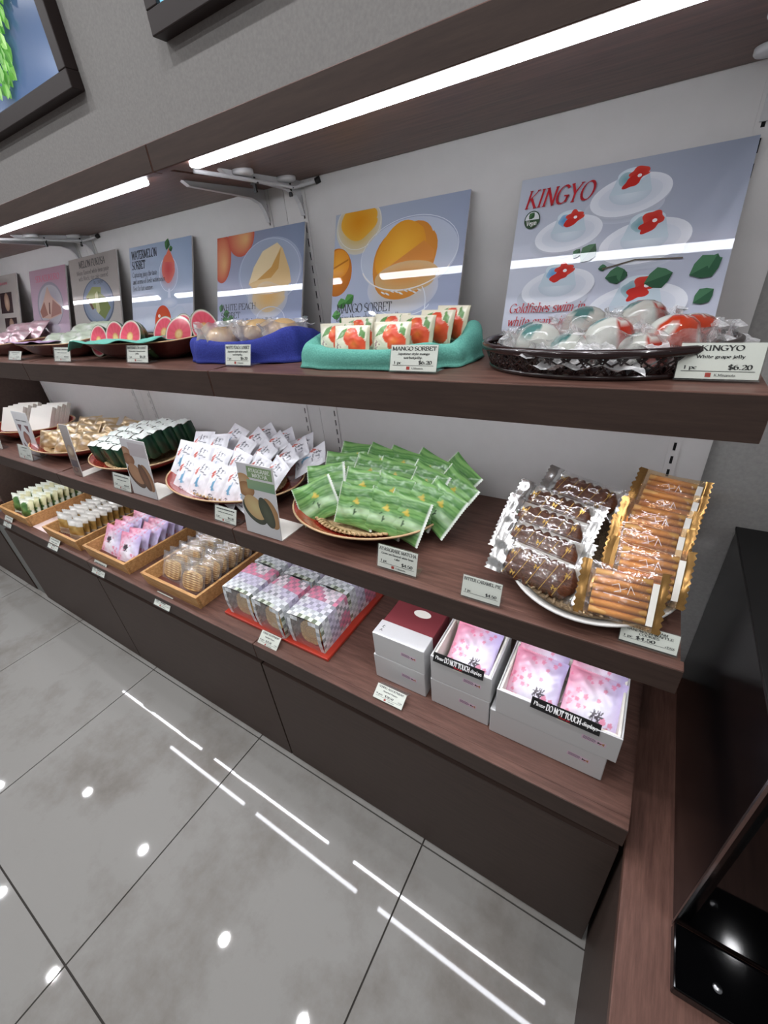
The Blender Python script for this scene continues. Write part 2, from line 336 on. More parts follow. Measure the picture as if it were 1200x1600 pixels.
def text(mb, t, x, z, h, y=0.0, wid=None, slant=0.0, bold=1.0, align='l', m=0, sans=False):
    """strokes of t at cap height h, baseline (x, z), facing -y"""
    W = text_width(t); sx = h if wid is None else wid / max(W, .01)
    if align == 'c': x -= W * sx / 2
    if align == 'r': x -= W * sx
    cx = 0.0
    for ch in t:
        wch, st, se = GL[ch]
        def pt(px, pz): return (x + (cx + px) * sx + slant * pz * h, y, z + pz * h)
        for pl in st:
            for k in range(len(pl) - 1):
                (ax, az), (bx_, bz) = pl[k], pl[k + 1]
                dx, dz = bx_ - ax, bz - az; l = math.hypot(dx, dz)
                if l < 1e-6: continue
                th = math.atan2(dz, dx)
                wd = (.075 if sans else .035 + .085 * abs(math.sin(th - .45)) ** 1.5) * bold
                nx, nn = -dz / l * wd / 2, dx / l * wd / 2
                ex, ez = dx / l * wd * .22, dz / l * wd * .22
                mb.face([pt(ax - ex - nx, az - ez - nn), pt(ax - ex + nx, az - ez + nn), pt(bx_ + ex + nx, bz + ez + nn), pt(bx_ + ex - nx, bz + ez - nn)][::-1], m=m)
        if not sans:
            for (px, pz) in se:
                q = .11 * min(1.0, .6 + .4 * bold); s2 = .022 * bold
                mb.face([pt(px - q, pz - s2), pt(px + q, pz - s2), pt(px + q, pz + s2), pt(px - q, pz + s2)], m=m)
        cx += wch
# ------------------------------------------------------------------ flat print (layers of coloured shapes, facing -y)
class Print(MB):
    def __init__(s): MB.__init__(s); s.layer = 0
    def up(s): s.layer += 1; return -s.layer * 0.00003
    def rect(s, x0, x1, z0, z1, bl, br=None, tr=None, tl=None, n=10):
        y = s.up(); br = br or bl; tr = tr or bl; tl = tl or bl
        def cf(i, j):
            u, v = i / n, j / n; return mixc(mixc(bl, br, u), mixc(tl, tr, u), v)
        s.grid(n + 1, n + 1, lambda i, j: (x0 + (x1 - x0) * i / n, y, z0 + (z1 - z0) * j / n), cf=cf)
    def disc(s, cx, cz, rx, rz, cin, cout=None, rot=0.0, a0=0, a1=360, light=None, clip=None, n=40, rings=5, rough=0.0, seed=0.0):
        """ellipse shaded from cin at the centre to cout at the rim; light = (dx, dz) moves the bright centre"""
        y = s.up(); cout = cout or cin; ro = math.radians(rot); lx, lz = light or (0, 0)
        def P(r, a):
            k = 1 + rough * nz(a * 2.0 + seed, seed * 3.1, a)
            px, pz = rx * r * math.cos(a) * k, rz * r * math.sin(a) * k
            px += lx * rx * (1 - r); pz += lz * rz * (1 - r)
            qx, qz = cx + px * math.cos(ro) - pz * math.sin(ro), cz + px * math.sin(ro) + pz * math.cos(ro)
            if clip: qx = max(clip[0], min(clip[1], qx)); qz = max(clip[2], min(clip[3], qz))
            return (qx, y, qz)
        for j in range(rings):
            for i in range(n):
                aa = math.radians(a0 + (a1 - a0) * i / n); bb = math.radians(a0 + (a1 - a0) * (i + 1) / n)
                r0, r1 = j / rings, (j + 1) / rings
                c0, c1 = mixc(cin, cout, r0 ** 1.3), mixc(cin, cout, r1 ** 1.3)
                if j == 0: s.face([P(0, aa), P(r1, aa), P(r1, bb)], [c0, c1, c1])
                else: s.face([P(r0, aa), P(r1, aa), P(r1, bb), P(r0, bb)], [c0, c1, c1, c0])
    def ring(s, cx, cz, rx, rz, wd, c, rot=0.0, a0=0, a1=360, clip=None, n=40):
        y = s.up(); ro = math.radians(rot)
        def P(k, a):
            px, pz = (rx + k) * math.cos(a), (rz + k) * math.sin(a)
            qx, qz = cx + px * math.cos(ro) - pz * math.sin(ro), cz + px * math.sin(ro) + pz * math.cos(ro)
            if clip: qx = max(clip[0], min(clip[1], qx)); qz = max(clip[2], min(clip[3], qz))
            return (qx, y, qz)
        for i in range(n):
            aa = math.radians(a0 + (a1 - a0) * i / n); bb = math.radians(a0 + (a1 - a0) * (i + 1) / n)
            s.face([P(-wd / 2, aa), P(wd / 2, aa), P(wd / 2, bb), P(-wd / 2, bb)], c)
    def poly(s, pts, c):
        y = s.up(); s.face([(p[0], y, p[1]) for p in pts], c)
    def leaf(s, cx, cz, l, rot, c1, c2):
        ro = math.radians(rot)
        pts = [(0, 0), (.25, .28), (.55, .42), (.8, .25), (1, 0), (.8, -.25), (.55, -.42), (.25, -.28)]
        q = [(cx + l * (a * math.cos(ro) - b * math.sin(ro)), cz + l * (a * math.sin(ro) + b * math.cos(ro))) for a, b in pts]
        s.poly(q, c1)
        y = s.up(); s.face([(q[k][0], y, q[k][1]) for k in (0, 1, 2, 3, 4)], c2)
# ------------------------------------------------------------------ the setting
def struct(name, mb, mats, parent=None, bevel=0.0):
    o = obj(name, mb, mats, parent, bevel=bevel)
    if parent is None: o['kind'] = 'structure'
    return o
m = MB(); m.box(-6.6, 1.6, -4.2, 0.03, -0.06, -0.004); floor = struct('floor', m, 'grout')
TX, TY, TP = -0.331, -0.409, 0.6
tm = MB(); tm.box(0.002, TP - 0.002, 0.002, TP - 0.002, -0.012, 0.0); tile_me = tm.mesh('tile', 'tile_marble')
for i in range(-10, 3):
    for j in range(-6, 1):
        t = link('tile', tile_me, floor); t.location = (TX + i * TP, TY + j * TP, 0)
        if j == 0: t.scale.y = 0.70
m = MB(); m.box(-6.6, 1.6, 0.014, 0.10, 0.0, 2.6); wall = struct('wall_back', m, 'wall_grey')
RX = [0.0, -0.7425, -0.8437, -1.5862, -1.6874, -2.4299]
for k in range(3):
    x1 = X0 - k * BAY - 0.0006; x0 = X0 - (k + 1) * BAY + 0.0006
    if k == 2: x0 = -2.449
    bx('panel', x0, x1, 0.0, 0.0138, 0.44, 1.470, 'panel_white', wall)
m = MB(); m.box(-6.6, 1.6, -4.2, 0.014, 2.6, 2.66); struct('ceiling', m, 'ceiling_paint')
POS_END = ['right-hand', 'middle', 'left-hand']
# slotted uprights
SN = ['at the right end behind the biggest poster', 'right of the first panel seam', 'left of the first panel seam', 'right of the second panel seam', 'left of the second panel seam', 'at the far left end']
for n, x in enumerate(RX):
    t = thing('slotted_upright', 'white steel upright with a row of slots, ' + SN[n], 'upright', (x, 0, 0.505), group='slotted uprights on the wall panel')
    m = MB(); H = 0.96
    m.box(-0.0085, -0.0022, -0.0035, -0.0002, 0, H); m.box(0.0022, 0.0085, -0.0035, -0.0002, 0, H)
    z = 0.001
    zz = [(1.385 - 0.505) % 0.025 + k * 0.025 for k in range(int(H / 0.025))]
    prev = 0.0
    for zc in zz:
        m.box(-0.0022, 0.0022, -0.0035, -0.0002, prev, zc - 0.0075); prev = zc + 0.0075
    m.box(-0.0022, 0.0022, -0.0035, -0.0002, prev, H)
    obj('rail', m, 'panel_white', t)
    bx('slot_shade', -0.0022, 0.0022, -0.0012, -0.0002, 0, H, 'gap_black', t)  # black strip put in for the shade inside the slots
# ------------------------------------------------------------------ shelves
LV = [('top', ZT0, ZT1, DT), ('middle', ZM0, ZM, DM), ('lower', ZL0, ZL, DL)]
for lv, z0, z1, d in LV:
    for k in range(3):
        x1 = X0 - k * BAY - 0.0012; x0 = X0 - (k + 1) * BAY + 0.0012
        t = thing('display_shelf', 'dark wood %s display shelf in the %s bay of the wall' % (lv, POS_END[k]), 'shelf', ((x0 + x1) / 2, 0, z0), group='dark wood display shelves')
        h = (x1 - x0) / 2
        bx('board', -h + 0.004, h - 0.004, -d + 0.018, -0.004, 0.0 if lv == 'top' else z1 - z0 - 0.025, z1 - z0, 'wood', t)
        m = MB()
        lo = -0.006 if lv == 'top' else 0.0
        m.box(-h, h, -d + 0.0008, -d + 0.018, lo, z1 - z0 + 0.0004)
        obj('front_edge', m, 'wood', t, bevel=0.0012)
        bx('fascia_strip', -h + 0.0008, h - 0.0008, -d, -d + 0.0008, lo + 0.001, z1 - z0 - 0.0012, 'wood_dark', t)  # darker wood tone paints the shade on the unlit front face
bx2 = tag(bx('end_panel', -2.492, -2.4725, -0.345, 0.0138, 0.5035, 1.463, 'wood_dark'), 'dark wood end panel closing off the far left of the shelves', 'panel')
# ------------------------------------------------------------------ LED bars (under all three shelf levels)
def led(x0, x1, y, z, lab, hh=0.0, slim=False):
    t = thing('led_light_bar', lab, 'light', ((x0 + x1) / 2, y, z), group='led bars under the shelves')
    h = (x1 - x0) / 2
    if slim:
        bx('housing', -h - 0.003, h + 0.003, -0.0045, 0.0045, -0.001, hh, 'metal_white', t)
        bx('diffuser', -h, h, -0.005, 0.005, -0.0045, -0.001, 'led_slim', t)
        return t
    bx('housing', -h - 0.004, h + 0.004, -0.007, 0.007, -0.003, hh, 'metal_white', t)
    m = MB(); m.box(-h, h, -0.0088, 0.0088, -0.012, -0.003); obj('diffuser', m, 'led', t, bevel=0.003)
    return t
for k, (a, b2) in enumerate([(-0.715, 0.035), (-1.585, -0.846), (-2.445, -1.69)]):
    led(a, b2, -0.2795, ZT0 - 0.0005, 'glowing white led bar under the top shelf of the %s bay' % POS_END[k])
    led(a, b2, -0.2755, ZM0 + 0.0145, 'white led bar tucked under the middle shelf of the %s bay' % POS_END[k], 0.0101)
    led(a, b2, -0.3435, ZL0 - 0.0002, 'white led bar tucked under the lower shelf of the %s bay' % POS_END[k], 0.0, True)
# brackets of the top shelf
def yzprism(poly, x0, x1):
    m = MB(); m.prism([(p[0], p[1]) for p in poly], x0, x1)
    m.v = [(y, x, z) for (x, y, z) in m.v]; m.f = [f[::-1] for f in m.f]
    return m
for n, x in enumerate(RX):
    t = thing('shelf_bracket', 'white top shelf bracket ' + SN[n], 'bracket', (x, 0, 0), group='brackets of the top shelf')
    ar = [(-0.0036, 1.408), (-0.007, 1.408), (-0.014, 1.428), (-0.024, 1.441), (-0.045, 1.4485), (-0.10, 1.4525), (-0.195, 1.4575), (-0.207, 1.4645), (-0.207, 1.4657), (-0.0036, 1.4657)]
    obj('arm', yzprism(ar, -0.0016, 0.0016), 'metal_white', t)
    m = MB()
    for k in range(len(ar) - 3):
        (ya, za), (yb, zb) = ar[k], ar[k + 1]
        m.face([(-0.005, ya, za - .0002), (-0.005, yb, zb - .0002), (0.005, yb, zb - .0002), (0.005, ya, za - .0002)])
        m.face([(-0.005, ya, za), (0.005, ya, za), (0.005, yb, zb), (-0.005, yb, zb)])
    obj('flange', m, 'metal_white', t)
    s = 1 if n % 2 == 0 else -1
    if n in (0, 1, 3, 5):
        for yy in (-0.165, -0.055):
            m = MB(); m.lathe([(0.0, 1.4585), (0.016, 1.4585), (0.018, 1.4605), (0.018, 1.4655), (0, 1.4655)], 20, 0.012 * (1 if n else -1), yy); obj('support_pad', m, 'metal_white', t, True)
        for yy in (-0.13, -0.035):
            m = MB(); m.box(-0.003, 0.003, yy - 0.002, yy + 0.002, 1.438, 1.4605); m.box(-0.009, 0.009, yy - 0.0015, yy + 0.0015, 1.450, 1.4525); obj('cable_clip', m, 'black_matte', t)
        m = MB(); m.tube([(0.004, -0.262, 1.456), (0.006, -0.19, 1.455), (0.006, -0.10, 1.4535), (0.006, -0.03, 1.452), (0.02, -0.016, 1.455), (0.05, -0.004, 1.459)], 0.0032, 8); obj('cable', m, 'metal_white', t, True)
        m = MB(); m.tube([(0.044, -0.006, 1.458), (0.053, -0.003, 1.4605)], 0.0055, 10); obj('cable_gland', m, 'black_matte', t, True)
# ------------------------------------------------------------------ counter with cabinets
for k in range(4):
    x1 = X0 - k * BAY - 0.0012; x0 = X0 - (k + 1) * BAY + 0.0012
    nm = ['right-hand', 'second from right', 'third from right', 'far left'][k]
    if k == 3: x1 = -2.62; x0 = -3.6
    t = thing('base_cabinet', 'dark brown base cabinet under the counter, %s' % nm, 'cabinet', ((x0 + x1) / 2, 0, 0), group='base cabinets under the counter')
    h = (x1 - x0) / 2; f = DK if k < 3 else 0.392
    bx('body', -h, h, -f + 0.03, -0.002, 0.0, ZB0 - 0.001, 'gap_black', t)
    bx('front_panel', -h + 0.0015, h - 0.0015, -f, -f + 0.018, 0.006, 0.424, 'wood_dark', t, 0.0008)
    if k == 0: bx('side_panel', h - 0.001, h + 0.0002, -f + 0.03, -0.002, 0.0, ZB0 - 0.002, 'wood_dark', t)
    w_ = thing('worktop', 'dark wood display counter top on the base cabinet, %s' % nm, 'counter', ((x0 + x1) / 2, 0, ZB0), group='counter tops')
    bx('board', -h, h, -DB + 0.02, -0.002, 0.0, ZB - ZB0, 'wood', w_)
    bx('front_edge', -h, h, -DB + 0.0008, -DB + 0.02, 0.0, ZB - ZB0 + 0.0003, 'wood', w_, 0.001)
    bx('fascia_strip', -h + 0.0008, h - 0.0008, -DB, -DB + 0.0008, 0.001, ZB - ZB0 - 0.001, 'wood_dark', w_)  # counter front darkened the same way, shade put into its colour
tag(bx('filler_post', -2.6185, -2.4825, -0.388, -0.01, 0.0, ZB0 + 0.02, 'filler_grey', bevel=0.003), 'pale grey metal filler post between two base cabinets', 'post')
# ------------------------------------------------------------------ neighbouring cabinet and black showcase on the right
SZ = 0.445
t = thing('side_cabinet', 'brown wood low cabinet to the right, carrying the black showcase', 'cabinet', (0.5, -0.4, 0))
bx('body', -0.4435, 0.5, -0.44, 0.41, 0.0, SZ - 0.02, 'wood_dark', t)
bx('top', -0.4455, 0.5, -0.442, 0.411, SZ - 0.02, SZ, 'wood_side', t, 0.001)
t = thing('showcase', 'glossy black glass showcase standing on the low brown cabinet', 'showcase', (0.45, -0.24, SZ))
bx('body', -0.330, 0.36, -0.222, 0.236, 0.0, 0.400, 'black_gloss', t, 0.003)
bx('top_cover', -0.3315, 0.3615, -0.224, 0.238, 0.400, 0.406, 'black_matte', t, 0.001)
bx('glass_front', -0.318, 0.35, -0.2285, -0.2223, 0.03, 0.39, 'black_glass', t)
bx('corner_trim', -0.331, -0.3275, -0.2262, -0.2222, 0.0, 0.40, 'steel', t)
bx('base_ledge', -0.332, 0.36, -0.302, -0.2292, 0.0, 0.02, 'black_glass', t, 0.002)
m = MB(); m.lathe([(0, 0.0228), (0.004, 0.0225), (0.0055, 0.02)], 14, -0.285, -0.275); obj('screw_cap', m, 'steel', t, True)
# ------------------------------------------------------------------ downlights: some mirrored in the floor, others added for room light
DLS = [(-0.30, -0.72), (-1.11, -0.72), (-1.83, -0.72), (-2.85, -0.70), (-3.75, -0.70), (0.5, -0.72), (-2.72, -1.43), (-3.59, -1.43), (-1.85, -1.43), (-1.0, -1.43), (-0.1, -1.43), (-3.15, -2.2), (-2.2, -2.2), (-1.2, -2.2), (-0.2, -2.2), (0.8, -1.43), (-4.6, -1.1), (-4.4, -2.2)]
dl0 = None
rm = MB(); rm.lathe([(0.046, 0.0), (0.046, -0.006), (0.031, -0.008), (0.029, 0.0)], 28); rme = rm.mesh('trim_ring', 'metal_white', True)
lm = MB(); lm.lathe([(0.0, -0.003), (0.029, -0.003)], 28); lm.f = [f[::-1] for f in lm.f]; lme = lm.mesh('lens', 'downlight_lens')
NUM = ORD + ['thirteenth', 'fourteenth', 'fifteenth', 'sixteenth', 'seventeenth', 'eighteenth']
for n, (x, y) in enumerate(DLS):
    t = thing('downlight', 'round recessed ceiling downlight shining on the shop floor', 'light', (x, y, 2.5998), group='ceiling downlights')
    t['label'] = 'round ceiling downlight, %s of the ceiling lights counted from the shelf outward' % NUM[n]
    link('trim_ring', rme, t); link('lens', lme, t)
# ------------------------------------------------------------------ framed lightboxes high on the wall
def frame(xa, xb, za, zb, lab, paint):
    t = thing('lightbox_frame', lab, 'picture', ((xa + xb) / 2, 0.0139, (za + zb) / 2)); W, H = (xb - xa) / 2, (zb - za) / 2; bw = 0.036; d = -0.032
    m = MB()
    for (a, b_, c, e) in ((-W, W, -H, -H + bw), (-W, W, H - bw, H), (-W, -W + bw, -H + bw, H - bw), (W - bw, W, -H + bw, H - bw)): m.box(a, b_, d, 0, c, e)
    obj('frame', m, 'frame_wood', t, bevel=0.002)
    p = Print(); paint(p, -W + bw, W - bw, -H + bw, H - bw)
    o = obj('picture', p, 'lightbox', t); o.location.y = d + 0.010
    bx('back_plate', -W + bw, W - bw, d + 0.011, -0.001, -H + bw, H - bw, 'black_matte', t)
def bamboo(p, a, b_, c, e):
    p.rect(a, b_, c, e, (60, 84, 120), (84, 112, 156), (30, 38, 48), (24, 34, 40))
    rnd = random.Random(3)
    for k in range(340):
        u = rnd.random(); x_ = a + (b_ - a) * (0.55 + 0.36 * u); z_ = c + (e - c) * (0.06 + 0.5 * u * u + 0.4 * rnd.random())
        g = rnd.random(); l = 0.022 + 0.022 * rnd.random()
        if x_ > b_ - l - 0.03: continue
        p.leaf(x_, z_, l, -60 - 60 * rnd.random(), mixc((60, 130, 50), (150, 210, 110), g), mixc((84, 150, 66), (190, 236, 150), g))
frame(-2.14, -1.392, 1.745, 2.42, 'dark framed lightbox showing green bamboo leaves on blue, upper left wall', bamboo)
def bright(p, a, b_, c, e):
    p.rect(a, b_, c, e, (150, 222, 248), (176, 230, 250), (120, 190, 230), (90, 170, 220))
frame(-1.055, -0.24, 1.745, 2.42, 'dark framed lightbox with a pale blue picture, right of the bamboo one', bright)

# ------------------------------------------------------------------ posters leaning on the wall panel
def poster(xa, xb, ztop, zbot, lab, paint, ytop=-0.012, ybot=-0.084, texts=(), roll=0.0):
    W = xb - xa; lean = math.atan2(ytop - ybot, ztop - zbot); H = math.hypot(ytop - ybot, ztop - zbot)
    t = thing('poster', lab, 'poster', ((xa + xb) / 2, ybot, ZM + 0.0005))
    R = Matrix.Translation((-W / 2, 0, zbot - ZM)) @ Matrix.Rotation(-lean, 4, 'X') @ Matrix.Rotation(math.radians(roll), 4, 'Y')
    m = MB(); m.box(0, W, 0.0003, 0.004, 0, H); o = obj('acrylic_board', m, 'panel_white', t); o.matrix_local = R
    p = Print(); p.u = lambda a: a * W; p.W = W; p.H = H; p.cl = (0.0, W, 0.0, H)
    paint(p, W, H); o = pic = obj('printed_picture', p, 'poster_print', t); o.matrix_local = R
    y = -p.layer * 0.00003 - 0.00006
    mb = {}
    for (s, u, v, h, wd, ink, sl, al, bo) in texts:
        text(mb.setdefault(ink, MB()), s, u * W, v * H, h * H, y, None if wd is None else wd * W, sl, bo, al)
    for ink, q in mb.items():
        obj('lettering', q, ink, pic)
    # clear easel that lifts the board off the shelf
    m = MB(); zb = zbot - ZM
    m.box(-W * .3, W * .3, -0.012, -0.009, 0, zb + 0.006); m.box(-W * .3, W * .3, -0.009, 0.045, 0, 0.003); m.box(-W * .3, W * .3, -0.009, 0.010, zb - 0.006, zb - 0.002)
    obj('easel', m, 'acrylic', t)
    return t
def plate_jelly(p, W, H, u, v, r, c1, c2, dome=1.0):
    x_, z_ = u * W, v * H
    p.disc(x_ - .02 * W, z_ - .06 * H, r * W * 1.0, r * W * .42, (150, 156, 172), (190, 196, 208), clip=p.cl)
    p.disc(x_, z_ - .012 * H, r * W, r * W * .50, (176, 182, 196), (186, 190, 202), rot=6, clip=p.cl)
    p.disc(x_, z_, r * W, r * W * .50, (204, 209, 220), (226, 229, 236), rot=6, clip=p.cl)
    p.disc(x_, z_, r * W * .78, r * W * .36, (196, 202, 214), (212, 217, 227), rot=6, clip=p.cl)
    d = r * W * .52
    p.disc(x_, z_ + .1 * d, d, d * .55, (212, 222, 230), (190, 202, 214), clip=p.cl)
    p.poly([(x_ - d, z_ + .1 * d), (x_ - d * .72, z_ + d * .95), (x_ + d * .72, z_ + d * 1.0), (x_ + d, z_ + .1 * d)], (192, 208, 218))
    p.disc(x_, z_ + d * .95, d * .73, d * .34, (224, 234, 238), (204, 218, 226), clip=p.cl)
    p.disc(x_ - .3 * d, z_ + .75 * d, d * .36, d * .34, c2, mixc(c2, (206, 219, 227), .5), rough=.2, seed=u * 9)
    p.disc(x_ + .25 * d, z_ + .95 * d, d * .46, d * .32, c1, mixc(c1, (220, 110, 90), .4), rough=.35, seed=u * 5)
    p.disc(x_ + .05 * d, z_ + .62 * d, d * .44, d * .25, c1, c1, rot=25, rough=.4, seed=v * 7)
    p.disc(x_ + .3 * d, z_ + .86 * d, d * .1, d * .08, (240, 240, 240))
def P_kingyo(p, W, H):
    p.rect(0, W, 0, H, (208, 212, 226), (196, 200, 216), (146, 153, 170), (186, 192, 204))
    for (u, v, r) in ((.54, .80, .175), (.28, .62, .165), (.64, .52, .195), (.27, .28, .185), (.66, .13, .22)): plate_jelly(p, W, H, u, v, r, (196, 42, 34), (96, 150, 196) if u < .3 else (120, 160, 170))
    for (u, v, l, ro) in ((.33, .46, .05, 60), (.37, .43, .1, 55), (.46, .38, .04, 10), (.50, .32, .1, 10), (.57, .29, .06, 80), (.68, .27, .12, 20), (.86, .30, .13, 30), (.93, .33, .065, 70), (.9, .14, .09, 40)): p.leaf(u * W, v * H, l * W, ro, (40, 84, 58), (64, 110, 78))
    p.poly([(.48 * W, .372 * H), (.62 * W, .412 * H), (.82 * W, .40 * H), (.82 * W, .407 * H), (.62 * W, .42 * H), (.48 * W, .38 * H)], (96, 84, 70))
    x_, z_, r = .085 * W, .735 * H, .054 * H
    p.disc(x_, z_, r, r * 1.05, (52, 74, 56)); p.disc(x_, z_, r * .88, r * .92, (214, 218, 220), a0=0, a1=180); p.disc(x_, z_, r * .88, r * .92, (64, 88, 62), a0=180, a1=360)
    p.leaf(x_ - r * .4, z_ + r * .1, r * .95, 50, (50, 84, 52), (70, 108, 68))
poster(-0.288, 0.0, 1.394, 1.186, 'large poster headed KINGYO with goldfish jellies on white plates', P_kingyo, texts=[
    ('KINGYO', .035, .81, .105, .335, 'ink_red', .22, 'l', 1.25), ('Goldfishes swim in', .03, .125, .062, .40, 'ink_red', .2, 'l', 1.0), ('white grape jelly.', .03, .035, .062, .38, 'ink_red', .2, 'l', 1.0), ('Vegan', .085, .70, .03, .055, 'ink_white', 0, 'c', 1.2)])
def glass(p, cx, cz, rx, rz, c, rot=0):
    p.ring(cx, cz, rx, rz, .0012, c, rot, clip=p.cl)
def P_mango(p, W, H):
    p.rect(0, W, 0, H, (186, 194, 218), (168, 176, 204), (150, 160, 182), (176, 184, 200))
    p.disc(.20 * W, .88 * H, .19 * W, .22 * H, (206, 160, 60), (206, 202, 190), clip=p.cl); p.disc(.20 * W, .92 * H, .145 * W, .14 * H, (214, 140, 22), (226, 170, 60), rough=.1, clip=p.cl)
    p.ring(.2 * W, .9 * H, .18 * W, .2 * H, .001, (222, 222, 220), clip=p.cl)
    p.disc(.03 * W, .53 * H, .135 * W, .20 * H, (222, 140, 40), (190, 110, 40), clip=p.cl); p.disc(.04 * W, .60 * H, .10 * W, .12 * H, (240, 172, 60), (226, 146, 44), clip=p.cl)
    p.poly([(0, .56 * H), (.13 * W, .62 * H), (.13 * W, .635 * H), (0, .575 * H)], (190, 116, 30))
    p.disc(.60 * W, .60 * H, .36 * W, .28 * H, (182, 190, 206), (188, 196, 212), 4, clip=p.cl); glass(p, .60 * W, .62 * H, .36 * W, .27 * H, (212, 218, 228), 4)
    p.disc(.58 * W, .36 * H, .27 * W, .20 * H, (206, 190, 172), (196, 200, 214), clip=p.cl)
    p.disc(.58 * W, .56 * H, .25 * W, .27 * H, (224, 150, 60), (206, 132, 50), 38, rough=.06, clip=p.cl)
    p.disc(.55 * W, .64 * H, .20 * W, .20 * H, (240, 180, 60), (220, 150, 40), 38, rough=.07, seed=2, clip=p.cl)
    p.poly([(.42 * W, .50 * H), (.72 * W, .70 * H), (.80 * W, .62 * H), (.80 * W, .56 * H), (.6 * W, .48 * H)], (214, 138, 62))
    p.disc(.60 * W, .44 * H, .24 * W, .12 * H, (216, 150, 78), (206, 170, 120), 3, rough=.12, seed=5, clip=p.cl)
    p.ring(.60 * W, .60 * H, .355 * W, .255 * H, .0022, (232, 226, 222), 4, 195, 330)
    for k in range(9): p.disc((.44 + .035 * k) * W, (.33 - .012 * math.sin(k * 2.0)) * H, .02 * W, .007 * H, (232, 230, 226), (206, 200, 196), -25)
    p.ring(.60 * W, .24 * H, .2 * W, .10 * H, .0018, (216, 222, 232), 0, 200, 350); p.ring(.70 * W, .22 * H, .07 * W, .16 * H, .002, (222, 226, 234), 0, -60, 60)
    for (u, v, l, ro) in ((.05, .245, .09, 20), (.12, .265, .09, 35), (.01, .16, .08, 10), (.08, .14, .06, -40)): p.leaf(u * W, v * H, l * W, ro, (62, 122, 58), (92, 156, 84))
poster(-0.654, -0.372, 1.396, 1.186, 'poster headed MANGO SORBET with an orange scoop in a glass', P_mango, texts=[
    ('MANGO SORBET', .05, .185, .072, .47, 'ink_dark', 0, 'l', 1.0), ('Enjoy them chilled as a jelly,', .05, .115, .055, .56, 'ink_dark', 0, 'l', .9)])
def P_peach(p, W, H):
    p.rect(0, W, 0, H, (180, 188, 214), (160, 170, 200), (128, 142, 168), (150, 150, 170))
    p.disc(.06 * W, .80 * H, .12 * W, .26 * H, (226, 170, 120), (190, 84, 66), light=(.3, -.3), clip=p.cl)
    p.disc(.30 * W, .98 * H, .16 * W, .20 * H, (226, 176, 120), (196, 90, 74), light=(.4, -.2), clip=p.cl)
    p.disc(.63 * W, .60 * H, .36 * W, .32 * H, (158, 168, 188), (164, 174, 196), 4, clip=p.cl); glass(p, .63 * W, .60 * H, .34 * W, .31 * H, (198, 206, 220))
    p.disc(.62 * W, .36 * H, .23 * W, .22 * H, (214, 196, 168), (184, 190, 206), clip=p.cl)
    p.poly([(.40 * W, .50 * H), (.46 * W, .66 * H), (.56 * W, .80 * H), (.72 * W, .86 * H), (.78 * W, .80 * H), (.86 * W, .60 * H), (.88 * W, .48 * H), (.78 * W, .40 * H), (.5 * W, .40 * H)], (222, 190, 136))
    p.poly([(.40 * W, .50 * H), (.46 * W, .66 * H), (.56 * W, .80 * H), (.72 * W, .86 * H), (.76 * W, .82 * H), (.66 * W, .64 * H), (.5 * W, .53 * H)], (236, 214, 170))
    p.poly([(.5 * W, .53 * H), (.66 * W, .64 * H), (.76 * W, .80 * H), (.74 * W, .62 * H), (.66 * W, .54 * H)], (206, 156, 84))
    p.disc(.63 * W, .36 * H, .18 * W, .14 * H, (222, 178, 112), (214, 194, 160), rough=.1, clip=p.cl)
    p.ring(.63 * W, .47 * H, .26 * W, .08 * H, .0015, (226, 220, 210), 0, 190, 350); p.ring(.66 * W, .14 * H, .16 * W, .12 * H, .002, (204, 210, 224), 0, 0, 360, clip=p.cl)
    for (u, v, l, ro) in ((.04, .235, .07, 70), (.08, .21, .08, 10), (.07, .17, .09, -30), (.14, .14, .08, 20), (.2, .1, .06, -10)): p.leaf(u * W, v * H, l * W, ro, (58, 104, 66), (88, 136, 90))
poster(-1.015, -0.736, 1.396, 1.192, 'poster headed WHITE PEACH SORBET with a cream scoop and peaches', P_peach, texts=[
    ('WHITE PEACH', .05, .25, .062, .44, 'ink_dark', 0, 'l', 1.0), ('SORBET', .05, .165, .062, .25, 'ink_dark', 0, 'l', 1.0), ('Enjoy them chilled as a jelly,', .05, .10, .055, .62, 'ink_dark', 0, 'l', .9), ('~~~~ ~~~~~ ~~', .05, .03, .055, .45, 'ink_dark', 0, 'l', .9)])
def P_water(p, W, H):
    p.rect(0, W, 0, H, (196, 204, 222), (186, 194, 216), (142, 160, 186), (168, 180, 200))
    p.rect(0, W, 0, .30 * H, (190, 196, 214), (184, 190, 212), (196, 202, 220), (200, 206, 222))
    p.disc(.64 * W, .64 * H, .14 * W, .18 * H, (196, 150, 160), (176, 186, 208)); p.ring(.64 * W, .64 * H, .145 * W, .19 * H, .0015, (222, 224, 234))
    p.disc(.64 * W, .70 * H, .10 * W, .15 * H, (200, 76, 76), (214, 120, 110), rough=.07); p.poly([(.57 * W, .78 * H), (.66 * W, .92 * H), (.74 * W, .76 * H)], (214, 110, 88))
    p.leaf(.62 * W, .90 * H, .1 * W, 70, (52, 92, 56), (74, 120, 74)); p.leaf(.66 * W, .90 * H, .06 * W, 10, (52, 92, 56), (74, 120, 74))
    p.poly([(.615 * W, .36 * H), (.63 * W, .48 * H), (.655 * W, .48 * H), (.67 * W, .36 * H)], (206, 210, 226)); p.disc(.64 * W, .32 * H, .13 * W, .06 * H, (214, 218, 230), (180, 190, 214))
    p.disc(.74 * W, .12 * H, .16 * W, .12 * H, (206, 212, 226), (186, 196, 216), 40); p.disc(.3 * W, .12 * H, .13 * W, .1 * H, (202, 208, 222), (190, 198, 216))
    p.disc(.53 * W, .10 * H, .135 * W, .20 * H, (226, 92, 44), (206, 70, 34), clip=p.cl); p.disc(.47 * W, .18 * H, .02 * W, .02 * H, (250, 230, 214))
